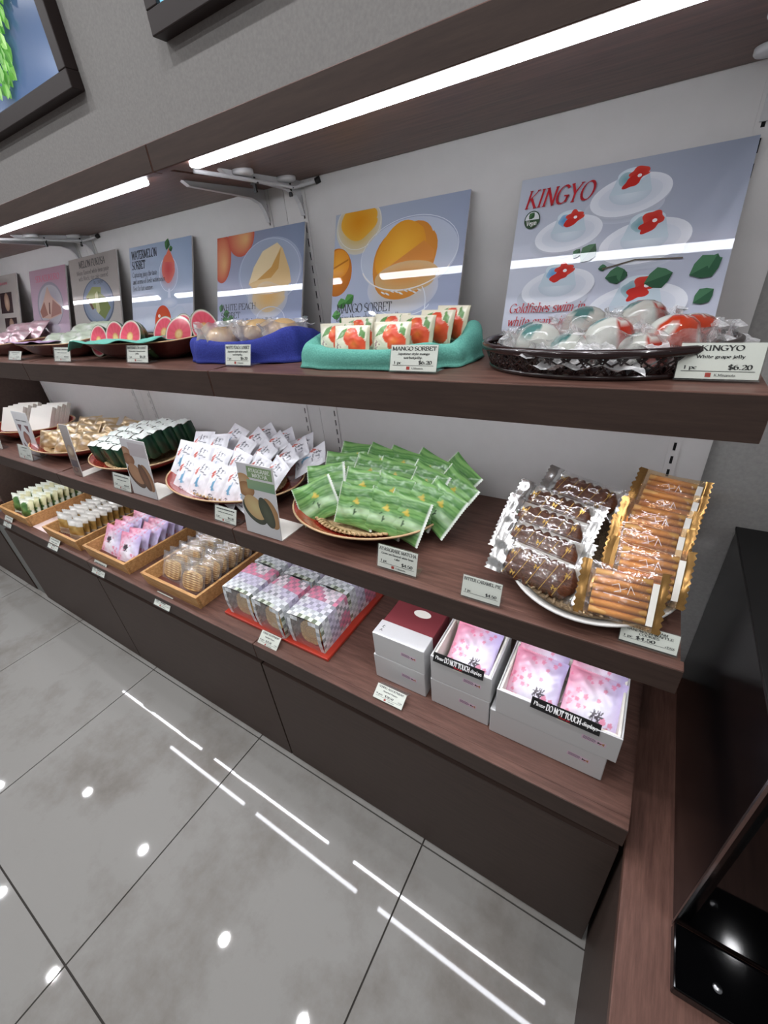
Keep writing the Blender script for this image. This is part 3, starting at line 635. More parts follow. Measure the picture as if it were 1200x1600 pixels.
poster(-1.389, -1.106, 1.413, 1.203, 'poster headed WATERMELON SORBET with a red sorbet in a stemmed glass', P_water, texts=[
    ('WATERMELON', .04, .86, .09, .43, 'ink_dark', 0, 'l', 1.4), ('SORBET', .04, .745, .09, .23, 'ink_dark', 0, 'l', 1.4), ('Capturing juicy the taste', .04, .655, .055, .42, 'ink_dark', 0, 'l', .9), ('and aroma of fresh watermelon', .04, .575, .055, .55, 'ink_dark', 0, 'l', .9), ('Best for hot summer.', .04, .495, .055, .35, 'ink_dark', 0, 'l', .9)])
def P_melon(p, W, H):
    p.rect(0, W, 0, H, (186, 180, 174), (178, 172, 168), (160, 152, 148), (168, 160, 154))
    p.disc(.55 * W, .39 * H, .33 * W, .31 * H, (96, 108, 128), (88, 98, 118)); p.disc(.55 * W, .40 * H, .31 * W, .29 * H, (150, 162, 182), (126, 138, 160)); p.disc(.55 * W, .39 * H, .25 * W, .23 * H, (158, 166, 180), (138, 148, 168))
    p.poly([(.30 * W, .48 * H), (.46 * W, .60 * H), (.64 * W, .58 * H), (.60 * W, .30 * H), (.40 * W, .32 * H)], (150, 158, 96)); p.poly([(.56 * W, .54 * H), (.72 * W, .44 * H), (.80 * W, .30 * H), (.66 * W, .16 * H), (.52 * W, .26 * H)], (120, 132, 74))
    p.poly([(.50 * W, .28 * H), (.50 * W, .50 * H), (.56 * W, .54 * H), (.58 * W, .28 * H), (.54 * W, .24 * H)], (206, 206, 158)); p.poly([(.32 * W, .46 * H), (.42 * W, .30 * H), (.46 * W, .31 * H), (.36 * W, .46 * H)], (110, 76, 66))
poster(-1.742, -1.455, 1.414, 1.205, 'beige poster headed MELON FUKUSA with a green folded crepe on a plate', P_melon, ybot=-0.078, roll=-1.0, texts=[
    ('MELON FUKUSA', .5, .865, .085, .55, 'ink_dark', 0, 'c', 1.4), ('Melon flavored white bean paste', .5, .775, .055, .68, 'ink_dark', 0, 'c', .9), ('with Mochi, rice cake covered', .5, .70, .055, .62, 'ink_dark', 0, 'c', .9), ('in crepe', .6, .63, .055, .2, 'ink_dark', 0, 'c', .9)])
def P_pink(p, W, H):
    p.rect(0, W, 0, H, (190, 172, 188), (186, 168, 186), (182, 146, 160), (180, 150, 164))
    p.disc(.52 * W, .46 * H, .36 * W, .34 * H, (176, 172, 180), (150, 146, 158)); p.disc(.53 * W, .45 * H, .33 * W, .31 * H, (160, 156, 166), (184, 180, 188))
    p.poly([(.22 * W, .38 * H), (.36 * W, .56 * H), (.48 * W, .74 * H), (.56 * W, .60 * H), (.80 * W, .44 * H), (.82 * W, .32 * H), (.52 * W, .26 * H), (.25 * W, .28 * H)], (196, 164, 150))
    p.poly([(.22 * W, .38 * H), (.36 * W, .52 * H), (.44 * W, .32 * H), (.28 * W, .28 * H)], (150, 104, 92)); p.poly([(.52 * W, .28 * H), (.60 * W, .54 * H), (.80 * W, .42 * H), (.8 * W, .33 * H)], (160, 116, 108)); p.poly([(.47 * W, .34 * H), (.49 * W, .50 * H), (.52 * W, .50 * H), (.51 * W, .32 * H)], (110, 72, 66))
    p.disc(.5 * W, .10 * H, .25 * W, .09 * H, (196, 190, 200), (164, 158, 172), clip=p.cl)
poster(-2.05, -1.777, 1.407, 1.20, 'small looking mauve poster with a pink folded crepe on a grey plate', P_pink, texts=[('SEKAZUKURO', .5, .82, .085, .66, 'ink_pink', 0, 'c', 1.1)])
def P_dark(p, W, H):
    p.rect(0, W, 0, H, (176, 168, 164), (186, 178, 172), (176, 168, 162), (168, 160, 156))
    for (u, v) in ((.62, .56), (.70, .14)):
        p.rect((u - .22) * W, (u + .18) * W, (v - .18) * H, (v + .16) * H, (58, 38, 44), (50, 32, 38), (64, 44, 50), (54, 36, 42)); p.disc(u * W, v * H, .085 * W, .15 * H, (206, 180, 156), (150, 118, 100), 10)
poster(-2.44, -2.16, 1.412, 1.205, 'greige poster with two dark photo squares at the far left', P_dark, texts=[('~~~~~~', .5, .84, .075, .4, 'ink_pink', 0, 'c', 1.1)])

# ------------------------------------------------------------------ price cards
def price_card(bl, br, tl, lines, lab, plane=None, yb=None, yt=0.012, style='stand', logo=True, grp=None):
    """bl, br, tl: photo pixels of the card's corners; plane z = shelf it stands on, or yb = distance of its lower edge"""
    if yb is None:
        B = at(bl[0], bl[1], 'z', plane); yb = B.y
    A_, B_, C_ = at(bl[0], bl[1], 'y', yb), at(br[0], br[1], 'y', yb), at(tl[0], tl[1], 'y', yb + yt)
    zb = (A_.z + B_.z) / 2
    if plane is not None: zb = max(plane + 0.004, zb)
    W = B_.x - A_.x; H = math.hypot(C_.z - zb, yt); lean = math.atan2(yt, C_.z - zb)
    base = plane if plane is not None else zb
    t = thing('price_card', lab, 'price card', ((A_.x + B_.x) / 2, yb, base), group=grp)
    R = Matrix.Translation((-W / 2, 0, zb - base)) @ Matrix.Rotation(-lean, 4, 'X')
    m = MB(); m.box(0, W, 0, 0.0008, 0, H); card = obj('card', m, 'card_print', t); card.matrix_local = R
    m = MB(); q = MB()
    for (s, u, v, h, wd, al) in lines: text(m, s, u * W, v * H, h * H, -0.0003, wd * W, 0, 1.6, al)
    m.face([(.06 * W, -0.0003, .205 * H), (.94 * W, -0.0003, .205 * H), (.94 * W, -0.0003, .22 * H), (.06 * W, -0.0003, .22 * H)])
    if logo:
        text(m, 'K.Minamoto.', .48 * W, .07 * H, .075 * H, -0.0003, .26 * W, 0, 1.1)
        q.face([(.37 * W, -0.0003, .05 * H), (.44 * W, -0.0003, .05 * H), (.44 * W, -0.0003, .17 * H), (.37 * W, -0.0003, .17 * H)])
        obj('logo', q, 'logo_red', card)
    obj('lettering', m, 'ink', card)
    m = MB(); m.box(-0.001, W + 0.001, -0.0022, -0.0006, -0.002, H + 0.001); m.box(-0.001, W + 0.001, 0.001, 0.0024, -0.002, H + 0.001); o = obj('acrylic_sleeve', m, 'acrylic', t); o.matrix_local = R
    if style == 'stand':
        bx('acrylic_foot', -W / 2 - 0.001, W / 2 + 0.001, -0.003, 0.026, 0.0, 0.003, 'acrylic', t)
    elif style == 'tent':
        m = MB(); T = R @ Vector((0, 0.0026, H)); e = 0.018
        m.face([(-W / 2, T.y, T.z), (W / 2, T.y, T.z), (W / 2, T.y + e, T.z - 0.016), (-W / 2, T.y + e, T.z - 0.016)])
        m.face([(-W / 2, T.y, T.z - .001), (-W / 2, T.y + e, T.z - 0.017), (W / 2, T.y + e, T.z - 0.017), (W / 2, T.y, T.z - .001)]); obj('back_flap', m, 'acrylic', t)
    return t
def L4(title, sub, price, qty='1 pc', sub2=None):
    r = [(title, .5, .79, .14, min(.94, .085 * len(title)), 'c'), (sub, .5, .62 if sub2 else .58, .085, min(.82, .034 * len(sub)), 'c'), (qty, .08, .27, .10, .17, 'l'), (price, .9, .27, .13, .28, 'r')]
    if sub2: r.append((sub2, .5, .47, .085, .034 * len(sub2), 'c'))
    return r
g_ = 'price cards along the shelves'
price_card((1052, 596), (1183, 599), (1060, 536), L4('KINGYO', 'White grape jelly', '$6.20'), 'price card reading KINGYO beside the black woven basket', ZM, grp=g_)
price_card((609, 583), (681, 586), (615, 539), L4('MANGO SORBET', 'Japanese style mango', '$6.20', sub2='sorbetjelly.'), 'price card reading MANGO SORBET before the teal cloth', ZM, grp=g_)
price_card((353.5, 573), (391.7, 574), (359, 538.5), L4('WHITE PEACH SORBET', 'Japanese style white peach', '$6.20', sub2='sorbetjelly.'), 'price card reading WHITE PEACH SORBET before the blue cloth', ZM, grp=g_)
price_card((200.4, 568), (232, 568.5), (203, 540), L4('WATERMELON SORBET', 'Watermelon flavored sorbet', '$6.20', sub2='jelly'), 'price card before the red tray of watermelon halves', ZM, grp=g_)
price_card((87, 566), (111, 566.5), (89, 543), L4('~~~~~ ~~~~~~', '~~~~~ ~~~~~~~ ~~~~', '~~~~'), 'price card at the left end of the watermelon tray', ZM, grp=g_)
price_card((15, 563.5), (33, 564), (15.5, 549), L4('~~~~~~~~', '~~~~ ~~~~~~', '~~~~'), 'leftmost price card on the middle shelf', ZM, grp=g_)
price_card((966, 1001), (1055, 1030), (971, 969), [('CHEESE CREAM', .5, .80, .11, .6, 'c'), ('SANDWICH WAFFLE', .5, .65, .11, .8, 'c'), ('COOKIES', .5, .5, .11, .35, 'c'), ('1 pc', .06, .27, .11, .17, 'l'), ('$4.50', .62, .26, .16, .34, 'r'), ('+TAX', .95, .24, .09, .17, 'r')], 'price card reading CHEESE CREAM SANDWICH WAFFLE COOKIES', ZL, grp=g_, logo=False)
price_card((720, 932), (780, 949), (727, 898), L4('BITTER CARAMEL PIE', ' ', '$4.50'), 'price card reading BITTER CARAMEL PIE under the foil wrapped pies', ZL, grp=g_, logo=False)
price_card((590, 886), (650, 905), (593, 850), L4('AYASIGRABE MATCHA', 'Green tea flavored white bean', '$4.50', sub2='cake'), 'price card reading AYASIGRABE MATCHA before the green packets', ZL, grp=g_)
price_card((336.6, 813), (369.5, 824), (340, 789.5), L4('~~~~~~~~~~', '~~~~~~ ~~~~~~~ ~~~~~~', '$4.30'), 'price card below the bowl of white bird packets', ZL, grp=g_)
price_card((179.7, 763), (205, 769), (182, 739.5), L4('~~~~~~~~~~', '~~~~~ ~~~~ ~~~~~', '~~~~'), 'price card below the bowl of dark green sticks', ZL, grp=g_)
price_card((32, 715), (52, 721), (33, 695.5), L4('~~~~~', '~~~~~~~~', '~~~~'), 'price card half behind the bowl of beige triangles', ZL, grp=g_)
price_card((-18, 696), (5, 703), (-16, 672), L4('~~~~~', '~~~~~~~~', '~~~~'), 'price card cut off by the left picture edge, lower shelf', ZL, grp=g_)
def tent(bl, br, tl, yb, lines, lab, plane=None): price_card(bl, br, tl, lines, lab, plane, yb, 0.026, 'tent', grp=g_)
SA = lambda n, p: [('SENBEI ASSORTMENT', .5, .80, .12, .86, 'c'), ('Assorted Flavors', .5, .58, .1, .5, 'c'), (n, .06, .30, .11, .22, 'l'), (p, .66, .29, .13, .3, 'r'), ('+TAX', .96, .27, .08, .16, 'r')]
tent((583, 1091), (627, 1110), (593, 1067), -0.388, SA('9 pcs', '$28.50'), 'tented price card reading 28.50 before the stacked white boxes', ZB)
tent((402, 1004), (431, 1018), (411, 984), -0.392, SA('8 pcs', '$25.50'), 'tented price card before the checkered gift bags')
S5 = lambda a, b_, c: [(a, .5, .80, .12, .8, 'c'), (b_, .5, .58, .1, .6, 'c'), ('1 pc', .08, .3, .11, .18, 'l'), (c, .7, .29, .14, .32, 'r')]
tent((240, 943), (264, 956), (253.5, 926.5), -0.412, S5('~~~~~~~~', '~~~~~~ ~~~~', '~~~~'), 'tented price card on the counter edge before the waffle tray')
tent((144, 894.5), (161.5, 902), (152.5, 876), -0.412, S5('~~~~~~', '~~~~~ ~~~~', '~~~~'), 'tented price card on the counter edge before the pink packet tray')
tent((74, 854), (89, 862), (87, 842), -0.412, S5('~~~~~~', '~~~~~ ~~~~', '~~~~'), 'tented price card on the counter edge before the gold packet tray')
tent((5, 819.6), (16.5, 826), (14.4, 807), -0.412, S5('~~~~~~', '~~~~~ ~~~~', '~~~~'), 'tented price card on the counter edge before the green packet tray')

# ------------------------------------------------------------------ tall menu cards on the lower shelf
def menu_card(bl, br, tl, lab, paint, texts=(), yb=None, foot=0.07, turn=0.0):
    B = at(bl[0], bl[1], 'z', ZL); yb = B.y if yb is None else yb
    A_, B_, C_ = at(bl[0], bl[1], 'y', yb), at(br[0], br[1], 'y', yb), at(tl[0], tl[1], 'y', yb + 0.02)
    W = B_.x - A_.x; H = math.hypot(C_.z - ZL, 0.02); lean = math.atan2(0.02, C_.z - ZL)
    t = thing('menu_card', lab, 'menu card', ((A_.x + B_.x) / 2, yb, ZL), math.radians(turn))
    W = W / max(.4, math.cos(math.radians(turn)))
    R = Matrix.Translation((-W / 2, 0, 0.002)) @ Matrix.Rotation(-lean, 4, 'X')
    m = MB(); m.box(0, W, 0.0002, 0.0022, 0, H); o = obj('card', m, 'panel_white', t); o.matrix_local = R
    p = Print(); p.cl = (0, W, 0, H); paint(p, W, H); o = pic = obj('printed_picture', p, 'poster_print', t); o.matrix_local = R
    mb = {}
    for (s, u, v, h, wd, ink, al) in texts: text(mb.setdefault(ink, MB()), s, u * W, v * H, h * H, -p.layer * .00003 - .00006, wd * W, 0, 1.2, al)
    for ink, q in mb.items(): obj('lettering', q, ink, pic)
    bx('acrylic_foot', -W / 2, W / 2, 0.002, foot, 0.0, 0.002, 'paper_white', t)
def bun_halves(p, W, H, crust, fill, top):
    p.rect(0, W, 0, H, (196, 196, 196), (188, 188, 190), (206, 204, 206), (196, 194, 198))
    p.disc(.12 * W, .76 * H, .22 * W, .10 * H, mixc(crust, (200, 180, 160), .4), crust, clip=p.cl)
    p.disc(.18 * W, .64 * H, .24 * W, .11 * H, crust, mixc(crust, (90, 50, 30), .4), clip=p.cl)
    p.disc(.34 * W, .34 * H, .36 * W, .15 * H, fill, mixc(fill, (20, 20, 20), .4), -32, clip=p.cl); p.disc(.36 * W, .40 * H, .32 * W, .15 * H, top, mixc(top, crust, .6), -32, clip=p.cl)
    p.disc(.80 * W, .36 * H, .34 * W, .13 * H, crust, mixc(crust, (110, 80, 50), .4), -66, clip=p.cl); p.disc(.69 * W, .36 * H, .34 * W, .11 * H, fill, mixc(fill, (20, 20, 20), .3), -66, clip=p.cl)
def MP_matcha(p, W, H):
    bun_halves(p, W, H, (172, 134, 92), (78, 84, 66), (190, 172, 124))
    p.rect(.28 * W, .97 * W, .82 * H, .975 * H, (126, 150, 108), (120, 146, 104), (132, 156, 116), (126, 150, 110)); p.rect(.24 * W, 1.0 * W, .66 * H, .79 * H, (124, 150, 120), (112, 144, 120), (120, 150, 110), (134, 158, 124))
menu_card((387, 830), (440, 845), (385, 726), 'tall menu card with green bands and a halved bean bun, beside the matcha bowl', MP_matcha, [('AYASIGRABE', .33, .90, .05, .58, 'ink_white', 'l'), ('MATCHA', .42, .835, .05, .42, 'ink_white', 'l')])
def MP_bean(p, W, H): bun_halves(p, W, H, (150, 108, 80), (120, 82, 60), (168, 128, 98)); p.rect(.3 * W, .97 * W, .72 * H, .95 * H, (178, 170, 172), (176, 168, 170), (186, 178, 182), (182, 174, 178))
menu_card((210, 771), (247, 782), (202, 688), 'tall faded menu card with brown bean buns, before the dark green sticks', MP_bean)
def MP_stripe(p, W, H):
    p.rect(0, W, 0, H, (120, 100, 90), (116, 96, 86), (172, 166, 164), (166, 160, 158)); p.disc(.5 * W, .5 * H, .4 * W, .12 * H, (190, 172, 146), (140, 116, 98)); p.rect(.1 * W, .9 * W, .18 * H, .32 * H, (70, 60, 70), (84, 74, 80), (90, 76, 78), (96, 84, 88)); p.disc(.4 * W, .12 * H, .3 * W, .06 * H, (130, 96, 84), (96, 74, 70))
menu_card((117, 741), (130, 746), (109, 667), 'narrow brownish menu card before the bowl of beige triangles', MP_stripe, yb=-0.338)
def MP_bag(p, W, H):
    p.rect(0, W, 0, H, (196, 194, 200), (190, 188, 196), (222, 222, 222), (216, 216, 218))
    for q in ([(.14, .70), (.42, .70), (.22, .52)], [(.58, .70), (.86, .70), (.80, .52)], [(.14, .28), (.36, .10), (.14, .08)]): p.poly([(a * W, b_ * H) for a, b_ in q], (110, 66, 72))
    p.disc(.5 * W, .38 * H, .2 * W, .16 * H, (158, 96, 76), (124, 72, 62), rough=.1)
menu_card((40, 706), (61, 708), (27.5, 644.5), 'white menu card with a chestnut cake, left of the beige triangles', MP_bag, [('~~~~~ ~~~~~', .5, .78, .05, .7, 'ink_dark', 'c')], yb=-0.30)
# ------------------------------------------------------------------ packets
def pouch(name, w, h, t, nx, ny, paint, mat, seal=0.09, side=False, zig=0.0012, wr=0.0008, seed=0.0, pinch=0.05, mats=None, midx=None):
    """pillow bag standing on z = 0, front towards -y; seals at top and bottom, or left and right when side"""
    m = MB()
    def shape(u, v):
        a, b_ = (v, u) if not side else (u, v)
        q = max(0.0, min(1.0, (a - seal) / (1 - 2 * seal)))
        th = t / 2 * (math.sin(math.pi * q) ** 0.55 if 0 < q < 1 else 0) * max(0.0, 1 - abs(2 * b_ - 1) ** 3.5) ** 0.7
        return th
    for s in (-1, 1):
        def fn(i, j, s=s):
            u, v = i / (nx - 1), j / (ny - 1); th = shape(u, v); e = 4 * (u - u * u) * 4 * (v - v * v)
            px = (u - .5) * w * (1 - pinch * (math.sin(math.pi * v) if not side else 0)); pz = v * h
            if side: pz = h * (.5 + (v - .5) * (1 - pinch * math.sin(math.pi * u)))
            if zig:
                if side and i in (0, nx - 1): px += zig * (1 if j % 2 else -1)
                if not side and j in (0, ny - 1): pz += zig * (1 if i % 2 else -1)
            wv = wr * (nz(u * 9 + seed, v * 8 - seed, seed * 2) + .6 * nz(u * 21 + seed, v * 17, seed)) 
            sl = (v < seal or v > 1 - seal) if not side else (u < seal or u > 1 - seal)
            if sl: wv = wr * 1.2 * math.sin((u if side else v) * 90) * .4 + wr * 1.5 * nz(u * 5 + seed, v * 5)
            return (px, s * (th + 0.0003) + wv * min(1, e * 3 + .3), pz)
        m.grid(nx, ny, fn, cf=(lambda i, j, s=s: paint(min(1, i / (nx - 1)), min(1, j / (ny - 1)), s < 0)) if paint else None, flip=(s > 0), m=midx or 0)
    return m.mesh(name, mats or mat, True)
def seg_d(px, py, a):
    x0, y0, x1, y1 = a; dx, dy = x1 - x0, y1 - y0; l = dx * dx + dy * dy or 1e-9
    t = max(0, min(1, ((px - x0) * dx + (py - y0) * dy) / l)); return math.hypot(px - x0 - t * dx, py - y0 - t * dy)
def intri(px, py, T):
    (a, b_), (c, d), (e, f) = T
    s1 = (c - a) * (py - b_) - (d - b_) * (px - a); s2 = (e - c) * (py - d) - (f - d) * (px - c); s3 = (a - e) * (py - f) - (b_ - f) * (px - e)
    return (s1 >= 0 and s2 >= 0 and s3 >= 0) or (s1 <= 0 and s2 <= 0 and s3 <= 0)
def put(name, me, lab, cat, grp, loc, yaw=0, lean=0, roll=0):
    o = link(name, me); tag(o, lab, cat, grp); pose(o, loc, yaw, lean, roll); return o

# --- bowls ---------------------------------------------------------------
def bowl(cx, cy, a, b_, h, lab, yaw=0.0, z=ZL, outer='lacquer_red', mat=True, matname='wicker', p=2.0, rim='lacquer_rim', inner=None, name='bowl', cat='bowl'):
    t = thing(name, lab, cat, (cx, cy, z), math.radians(yaw))
    m = MB(); m.lathe([(0.0, 0.0), (.42, 0.0), (.46, .001), (.62, h * .16), (.82, h * .52), (1.0, h - .001), (.985, h), (.95, h - .002), (.78, h * .55), (.6, h * .28), (.42, h * .18), (0, h * .16)], 56, 0, 0, a, b_, p=p)
    obj('body', m, outer, t, True)
    m = MB(); m.tube([(a * .995 * math.copysign(abs(math.cos(q)) ** (2 / p), math.cos(q)), b_ * .995 * math.copysign(abs(math.sin(q)) ** (2 / p), math.sin(q)), h) for q in [2 * math.pi * k / 64 for k in range(64)]], .0022, 6, closed=True); obj('rim', m, rim, t, True)
    if mat:
        m = MB(); m.lathe([(0.0, h * .22), (.45, h * .24), (.6, h * .36), (.72, h * .56), (.74, h * .60), (.70, h * .50)], 56, 0, 0, a, b_)
        for k in range(72):
            q = 2 * math.pi * k / 72; r0, r1 = .60, .74
            m.tube([(a * r0 * math.cos(q), b_ * r0 * math.sin(q), h * .37), (a * .68 * math.cos(q + .04), b_ * .68 * math.sin(q + .04), h * .56), (a * r1 * math.cos(q + .09), b_ * r1 * math.sin(q + .09), h * .62)], .0028, 5)
        obj('wicker_mat', m, matname, t, True)
    return t
# matcha packets
def c_matcha(u, v, f):
    s = v + .05 * math.sin(u * 5 + 1)
    k = .5 + .28 * math.sin(s * 21 + .9 * math.sin(u * 3)) + .22 * math.sin(s * 47 + 1.3 * math.sin(u * 2.2 + 1)); k2 = .5 + .5 * math.sin(s * 90 + 1.5 * math.sin(u * 4))
    c = mixc((44, 98, 40), (128, 176, 100), k)
    c = mixc(c, (188, 210, 184), max(0, 1 - abs(s - .36) / .2) * .9); c = mixc(c, (160, 196, 136), .45 * k2)
    if f:
        if u > .955: c = (232, 238, 228)
        if u < .03: c = (214, 224, 208)
        if intri(u, v, ((.46, .62), (.52, .72), (.6, .6))) or intri(u, v, ((.40, .58), (.5, .64), (.62, .57))): c = (200, 178, 76)
        if min(seg_d(u, v, (.40, .46, .47, .5)), seg_d(u, v, (.43, .52, .43, .40)), seg_d(u, v, (.52, .42, .52, .30)), seg_d(u, v, (.50, .36, .56, .36))) < .012: c = (44, 70, 44)
    return c
ME_M = [pouch('matcha_packet', .092, .088, .016, 30, 34, c_matcha, 'satin_print', .05, True, .0009, .0014, s) for s in (0.3, 2.1, 5.7)]
bowl(-.527, -.196, .175, .142, .044, 'red lacquer bowl with wicker mat, full of green packets')
rows = [('front row', -.288, .004, 30, [(-.600, 22, -22), (-.527, 4, 4), (-.460, -2, 6), (-.418, -6, 8)]), ('second row', -.244, .018, 32, [(-.622, 16, -8), (-.540, 6, 4), (-.470, -2, 6), (-.412, -10, 12), (-.378, -14, 20)]),
        ('third row', -.198, .028, 34, [(-.622, 12, 2), (-.556, 2, 8), (-.495, 0, 8), (-.430, -10, 14), (-.376, -16, 24)]), ('back row', -.150, .036, 38, [(-.618, 10, 4), (-.56, 2, 12), (-.505, -2, 10), (-.448, -8, 16), (-.392, -14, 28)])]
for rn, y, dz, ln, L in rows:
    for k, (x, yw, rl) in enumerate(L):
        put('matcha_packet', ME_M[(k * 2 + len(rn)) % 3], 'green streaked packet in the red bowl, %s, %s from the left' % (rn, ORD[k]), 'packet', 'green packets in the red bowl', (x + .004, y + .022, ZL + .016 + dz), yw, ln, rl)
# white bird packets
def c_bird(u, v, f):
    c = mixc((226, 226, 232), (240, 240, 244), nz(u * 4, v * 5) * .5 + .5)
    if f:
        if .80 < u < .96: c = mixc((204, 204, 210), (228, 228, 232), .5 + .5 * math.sin(u * 160))
        for T in (((.04, .62), (.28, .80), (.22, .60)), ((.10, .58), (.34, .70), (.18, .52))):
            if intri(u, v, T): c = (190, 88, 74)
        for T in (((.30, .28), (.46, .62), (.48, .34)), ((.34, .36), (.60, .28), (.40, .24)), ((.30, .5), (.44, .40), (.40, .30))):
            if intri(u, v, T): c = (104, 158, 190)
        for S in ((.36, .84, .44, .86), (.40, .90, .40, .72), (.36, .76, .44, .78), (.50, .84, .62, .82), (.56, .83, .56, .74), (.66, .82, .66, .74), (.66, .82, .74, .80), (.32, .68, .74, .62), (.34, .16, .62, .12), (.36, .11, .66, .07)):
            if seg_d(u, v, S) < .014: c = (96, 98, 108)
    return c
ME_B = [pouch('bird_packet', .068, .098, .012, 26, 36, c_bird, 'satin_print', .06, False, .0008, .0012, s) for s in (0.9, 3.2, 6.1)]
bowl(-.945, -.205, .215, .140, .044, 'red lacquer bowl with wicker mat, full of white bird packets')
rows = [('front row', -.318, .004, 38, [(-1.045, 10, 12), (-.985, 4, 12), (-.925, 0, 12), (-.868, -4, 14), (-.82, -6, 16)]), ('second row', -.268, .02, 40, [(-1.11, 16, 10), (-1.04, 10, 6), (-.975, 4, 8), (-.91, 0, 12), (-.845, -6, 14), (-.79, -10, 18)]),
        ('third row', -.215, .034, 44, [(-1.095, 14, 0), (-1.025, 8, -6), (-.955, 0, 14), (-.885, -6, 20), (-.815, -12, 26)]), ('fourth row', -.162, .046, 50, [(-1.05, 8, 20), (-.98, 2, 30), (-.905, -6, 30), (-.83, -14, 36), (-.772, -20, 42)]), ('back row', -.115, .055, 58, [(-1.00, 4, 40), (-.93, 0, 46), (-.86, -10, 50)])]
for rn, y, dz, ln, L in rows:
    for k, (x, yw, rl) in enumerate(L):
        put('bird_packet', ME_B[(k + len(rn)) % 3], 'white bird packet in the red bowl, %s, %s from the left' % (rn, ORD[k]), 'packet', 'white bird packets', (x, y + .012, ZL + .016 + dz), yw, ln, rl)
# dark green sticks
def stick(seed):
    m = MB(); hw, hd, H = .0185, .0148, .082
    def prof(i, j):
        q = [(-1, -1), (0, -1.06), (1, -1), (1.04, 0), (1, 1), (0, 1.05), (-1, 1), (-1.04, 0)][i % 8]; zz = [0, .006, .04, .066, .071][j]; s = [.86, 1, 1.03, 1.0, .96][j]
        return (q[0] * hw * s, q[1] * hd * s, zz)
    def cf(i, j):
        c = [(24, 60, 44), (34, 82, 56), (28, 70, 50), (18, 48, 36), (24, 60, 44), (22, 54, 40), (176, 166, 140), (196, 188, 162)][i % 8]
        return mixc(c, (74, 120, 84), .5 if (j == 2 and i % 3 == 1) else 0)  # lighter green paints highlights on the stick sides
    m.grid(8, 5, prof, True, False, cf=cf)
    n = 9
    def top(i, j):
        u, v = i / (n - 1) * 2 - 1, j / (n - 1) * 2 - 1
        return (u * hw * 1.02, v * hd * 1.04, .071 + .004 * (1 - abs(v)) + .0018 * nz(u * 4 + seed, v * 4))
    m.grid(n, n, top, cf=lambda i, j: mixc((226, 236, 228), (246, 250, 246), nz(i * .9 + seed, j * .8) * .5 + .5))
    m.face([(-hw * .86, hd * .86, 0), (hw * .86, hd * .86, 0), (hw * .86, -hd * .86, 0), (-hw * .86, -hd * .86, 0)], (24, 60, 44))
    return m.mesh('green_stick', 'satin_print', True)
ME_S = [stick(s) for s in (.4, 2.2)]
bowl(-1.405, -.185, .185, .140, .044, 'red lacquer bowl with wicker mat, full of dark green sticks')
for c in range(5):
    for r in range(7):
        if (c == 4 and r in (0, 1)) or (c == 0 and r == 6): continue
        x = -1.500 + c * .042 + r * .006; y = -.268 + r * .031 + (c % 2) * .006
        dz = .004 + .020 * min(1, r / 3.0) + (.010 if c == 4 else 0)
        put('green_stick', ME_S[(c + r) % 2], 'dark green stick packet, row %s from the left, %s from the front' % (['one', 'two', 'three', 'four', 'five'][c], ORD[r]), 'packet', 'dark green stick packets', (x, y + .012, ZL + .012 + dz), 8 - 3 * c, -9, 3 if c == 4 else 0)
# beige triangles
def c_beige(u, v, f):
    k = nz(u * 3 + 1, v * 4) * .5 + .5; c = mixc((176, 146, 104), (214, 190, 150), k)
    h_ = max(0, nz(u * 7 + 3, v * 9, 2)); return mixc(c, (236, 232, 232), .8 * h_ if f else .2)  # pale patches are silvery highlights painted into the colour
ME_G = [pouch('beige_packet', .098, .082, .036, 24, 22, c_beige, 'foil_print', .05, True, .001, .003, s, .12) for s in (0.2, 2.9, 4.4)]
bowl(-1.805, -.195, .212, .135, .044, 'red lacquer bowl on a mat, holding beige paper packets', matname='wicker')
for k, (x, y, dz, yw, ln, rl) in enumerate([(-1.865, -.262, .004, 34, 42, 0), (-1.755, -.262, .004, 30, 42, 4), (-1.865, -.205, .014, 30, 46, -4), (-1.760, -.200, .016, 26, 46, 6), (-1.660, -.235, .006, 24, 40, 8), (-1.845, -.148, .026, 24, 52, 0), (-1.745, -.142, .028, 20, 52, 4), (-1.650, -.170, .016, 18, 46, 10), (-1.640, -.115, .022, 14, 50, 12)]):
    put('beige_packet', ME_G[k % 3], 'beige paper packet in the red bowl, %s from the front left' % ORD[k], 'packet', 'beige paper packets', (x - .008, y, ZL + .012 + dz), yw, ln, rl)
# white boxes in the far bowl
bowl(-2.255, -.165, .205, .120, .050, 'large red oval bowl at the far left holding white boxes', yaw=14, mat=False)
bm = MB(); bm.box(-.055, .055, -.0085, .0085, 0, .105); bm.box(-.0556, .0556, -.0015, .0015, -.0004, .1056); bme = bm.mesh('white_box', 'paper_white')
for k in range(4):
    put('white_box', bme, 'flat white box in the left stack of the far bowl, %s from the front' % ORD[k], 'box', 'flat white boxes', (-2.345 - .007 * k, -.215 + k * .0215, ZL + .020), 20, 34, 0)
for k in range(4):
    put('white_box', bme, 'flat white box in the right stack of the far bowl, %s from the front' % ORD[k], 'box', 'flat white boxes', (-2.185 - .007 * k, -.175 + k * .0225, ZL + .020), 20, 38, 0)
